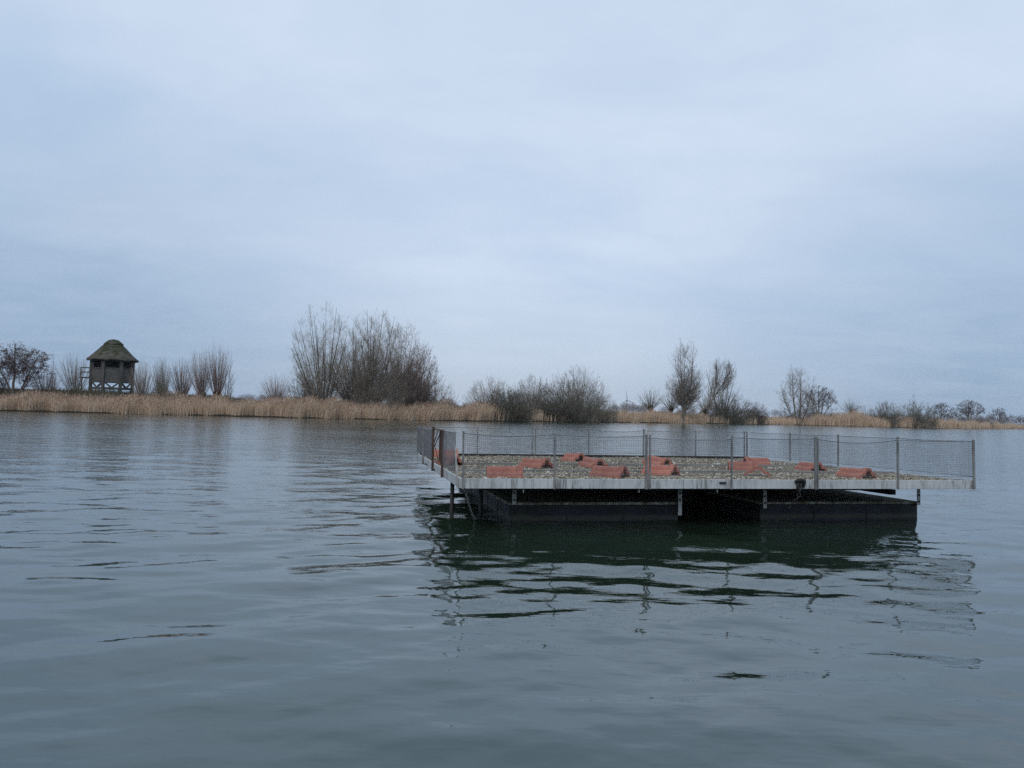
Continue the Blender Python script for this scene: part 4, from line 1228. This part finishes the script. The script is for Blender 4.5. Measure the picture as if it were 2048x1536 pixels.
TILES = [  # photograph column and row of the tile's foot, turn against the sight line, tilt, scale, label
    (893, 914, 2, 0, 1.0, 'clay ridge tile lying lengthwise behind the rusty torn panel of the raft fence'),
    (900, 930, -60, 0, 0.95, 'shaded clay ridge tile with its dark mouth showing close behind the rusty posts'),
    (1011, 955, 4, 0, 1.0, 'clay ridge tile with raised collar lying along the front edge nearest the mooring chain'),
    (1073, 935, -38, 0, 1.0, 'open mouthed clay ridge tile alone between the first two battens, behind the collared one'),
    (1150, 922, -55, 0, 1.0, 'clay ridge tile farthest back on the deck, with its mouth turned to the water'),
    (1188, 934, -60, 4, 1.0, 'clay ridge tile tilted across the second batten, close to the farthest tile'),
    (1222, 954, -25, 0, 1.0, 'long clay ridge tile at the front edge below the tilted one, mouth open'),
    (1318, 931, -50, 6, 1.05, 'clay ridge tile propped on a batten so that a second gap shows below it'),
    (1324, 950, -25, 0, 1.0, 'clay ridge tile behind the double front post, its dark mouth full of shade'),
    (1490, 941, 5, 0, 1.0, 'clay ridge tile with raised collar lying lengthwise directly behind an upright arch'),
    (1515, 930, 202, 0, 0.95, 'clay ridge tile by the rear corner post with its mouth turned towards the hut side'),
    (1519, 953, -90, 0, 0.8, 'short clay tile seen end on as an open arch above the hanging chain'),
    (1624, 942, -55, 0, 1.0, 'clay ridge tile half hidden by the thick front post after the arch'),
    (1716, 956, -40, 0, 1.0, 'clay ridge tile nearest the free front corner of the raft, facing outward'),
]
tm = tile_mesh()
tile0 = None
for px, py, yaw, tilt, sc, label in TILES:
    p = on_deck(px, py, 0.105)
    if tile0 is None: o = tile0 = bpy.data.objects.new('ridge_tile', tm)
    else: o = tile0.copy()
    p.y = max(p.y, 0.2)
    yaw = yaw - math.degrees(math.atan((px - 1024) / F)) - 11.8
    o.matrix_world = RAFT @ Matrix.Translation((p.x, p.y + 0.06, 0.100)) @ Matrix.Rotation(R(yaw), 4, 'Z') @ Matrix.Rotation(R(tilt), 4, 'Y') @ Matrix.Diagonal((sc if sc > 0.9 else 0.45, sc if sc > 0.9 else 1.08, sc if sc > 0.9 else 0.95, 1))
    col.objects.link(o)
    tag(o, label, 'roof tile', 'clay tiles laid on the raft as shelters')

# chains
def chain(points, link_len, wire, name, label, mat, extra=None):
    pts = [Vector(p) for p in points]
    ds = [0]
    for a, b in zip(pts[:-1], pts[1:]): ds.append(ds[-1] + (b - a).length)
    def at(s):
        for i in range(len(pts) - 1):
            if s <= ds[i + 1] or i == len(pts) - 2:
                t = (s - ds[i]) / (ds[i+1] - ds[i]); return pts[i].lerp(pts[i+1], t), (pts[i+1] - pts[i]).normalized()
    m = MB(); pitch = link_len - 2.2 * wire; s = pitch / 2; k = 0
    while s < ds[-1]:
        c, d = at(s)
        u = d.cross(Vector((0.3, 1, 0.2))).normalized(); w = d.cross(u)
        q = u if k % 2 else w
        ring = []
        for i in range(16):
            a = 2 * PI * i / 16
            ring.append(c + d * (math.cos(a) * (link_len / 2 - wire)) + q * (math.sin(a) * link_len * 0.30))
        m.tube(ring, wire, 6, closed=True)
        s += pitch; k += 1
    if extra: extra(m)
    o = m.build(name, mat, None, True)
    return tag(o, label, 'chain')
c0 = RAFT @ Vector((0.02, -0.02, 0.04))
c1 = ground_at(956, 1039, 0.0); c1.z = -0.06
pts = []
for t in np.linspace(0, 1, 12):
    p = c0.lerp(c1, t); p.z -= 0.07 * math.sin(PI * t); pts.append(p)
chain(pts, 0.062, 0.0065, 'mooring_chain', 'thin rusty chain hanging from the near corner of the raft into the water', M['steel'])
def loc(a, b, c): return RAFT @ Vector((a, b, c))
def hook(m):
    m.tube([loc(4.80, -0.05, 0.10), loc(4.82, -0.075, 0.122), loc(4.87, -0.08, 0.128), loc(4.92, -0.075, 0.118), loc(4.93, -0.06, 0.09), loc(4.92, -0.055, 0.02)], [0.022, 0.026, 0.028, 0.028, 0.026, 0.018], 8)
    m.tube([loc(4.82, -0.06, 0.10), loc(4.83, -0.06, 0.0), loc(4.85, -0.05, -0.06)], 0.016, 8)
chain([loc(4.87, -0.06, 0.09), loc(4.86, -0.06, -0.02), loc(4.85, -0.05, -0.10), loc(4.82, 0.0, -0.20), loc(4.79, 0.10, -0.28)], 0.075, 0.011, 'hanging_chain', 'short heavy black chain slung over the front board of the raft', M['black'], hook)

# ------------------------------------------------------------------ haze
hz_box = MB().box((-2600, -60, -1.6), (2600, 2050, 64)).build('haze', bpy.data.materials.new('haze'))
hm_ = hz_box.data.materials[0]; hm_.use_nodes = True
hm_.node_tree.nodes.clear()
ho = hm_.node_tree.nodes.new('ShaderNodeOutputMaterial'); hv = hm_.node_tree.nodes.new('ShaderNodeVolumePrincipled')
hv.inputs['Color'].default_value = (0.95, 0.97, 1.0, 1)
hv.inputs['Density'].default_value = 0.00016
hm_.node_tree.links.new(hv.outputs[0], ho.inputs['Volume'])
tag(hz_box, 'thin grey blue winter haze', None, None, 'stuff')
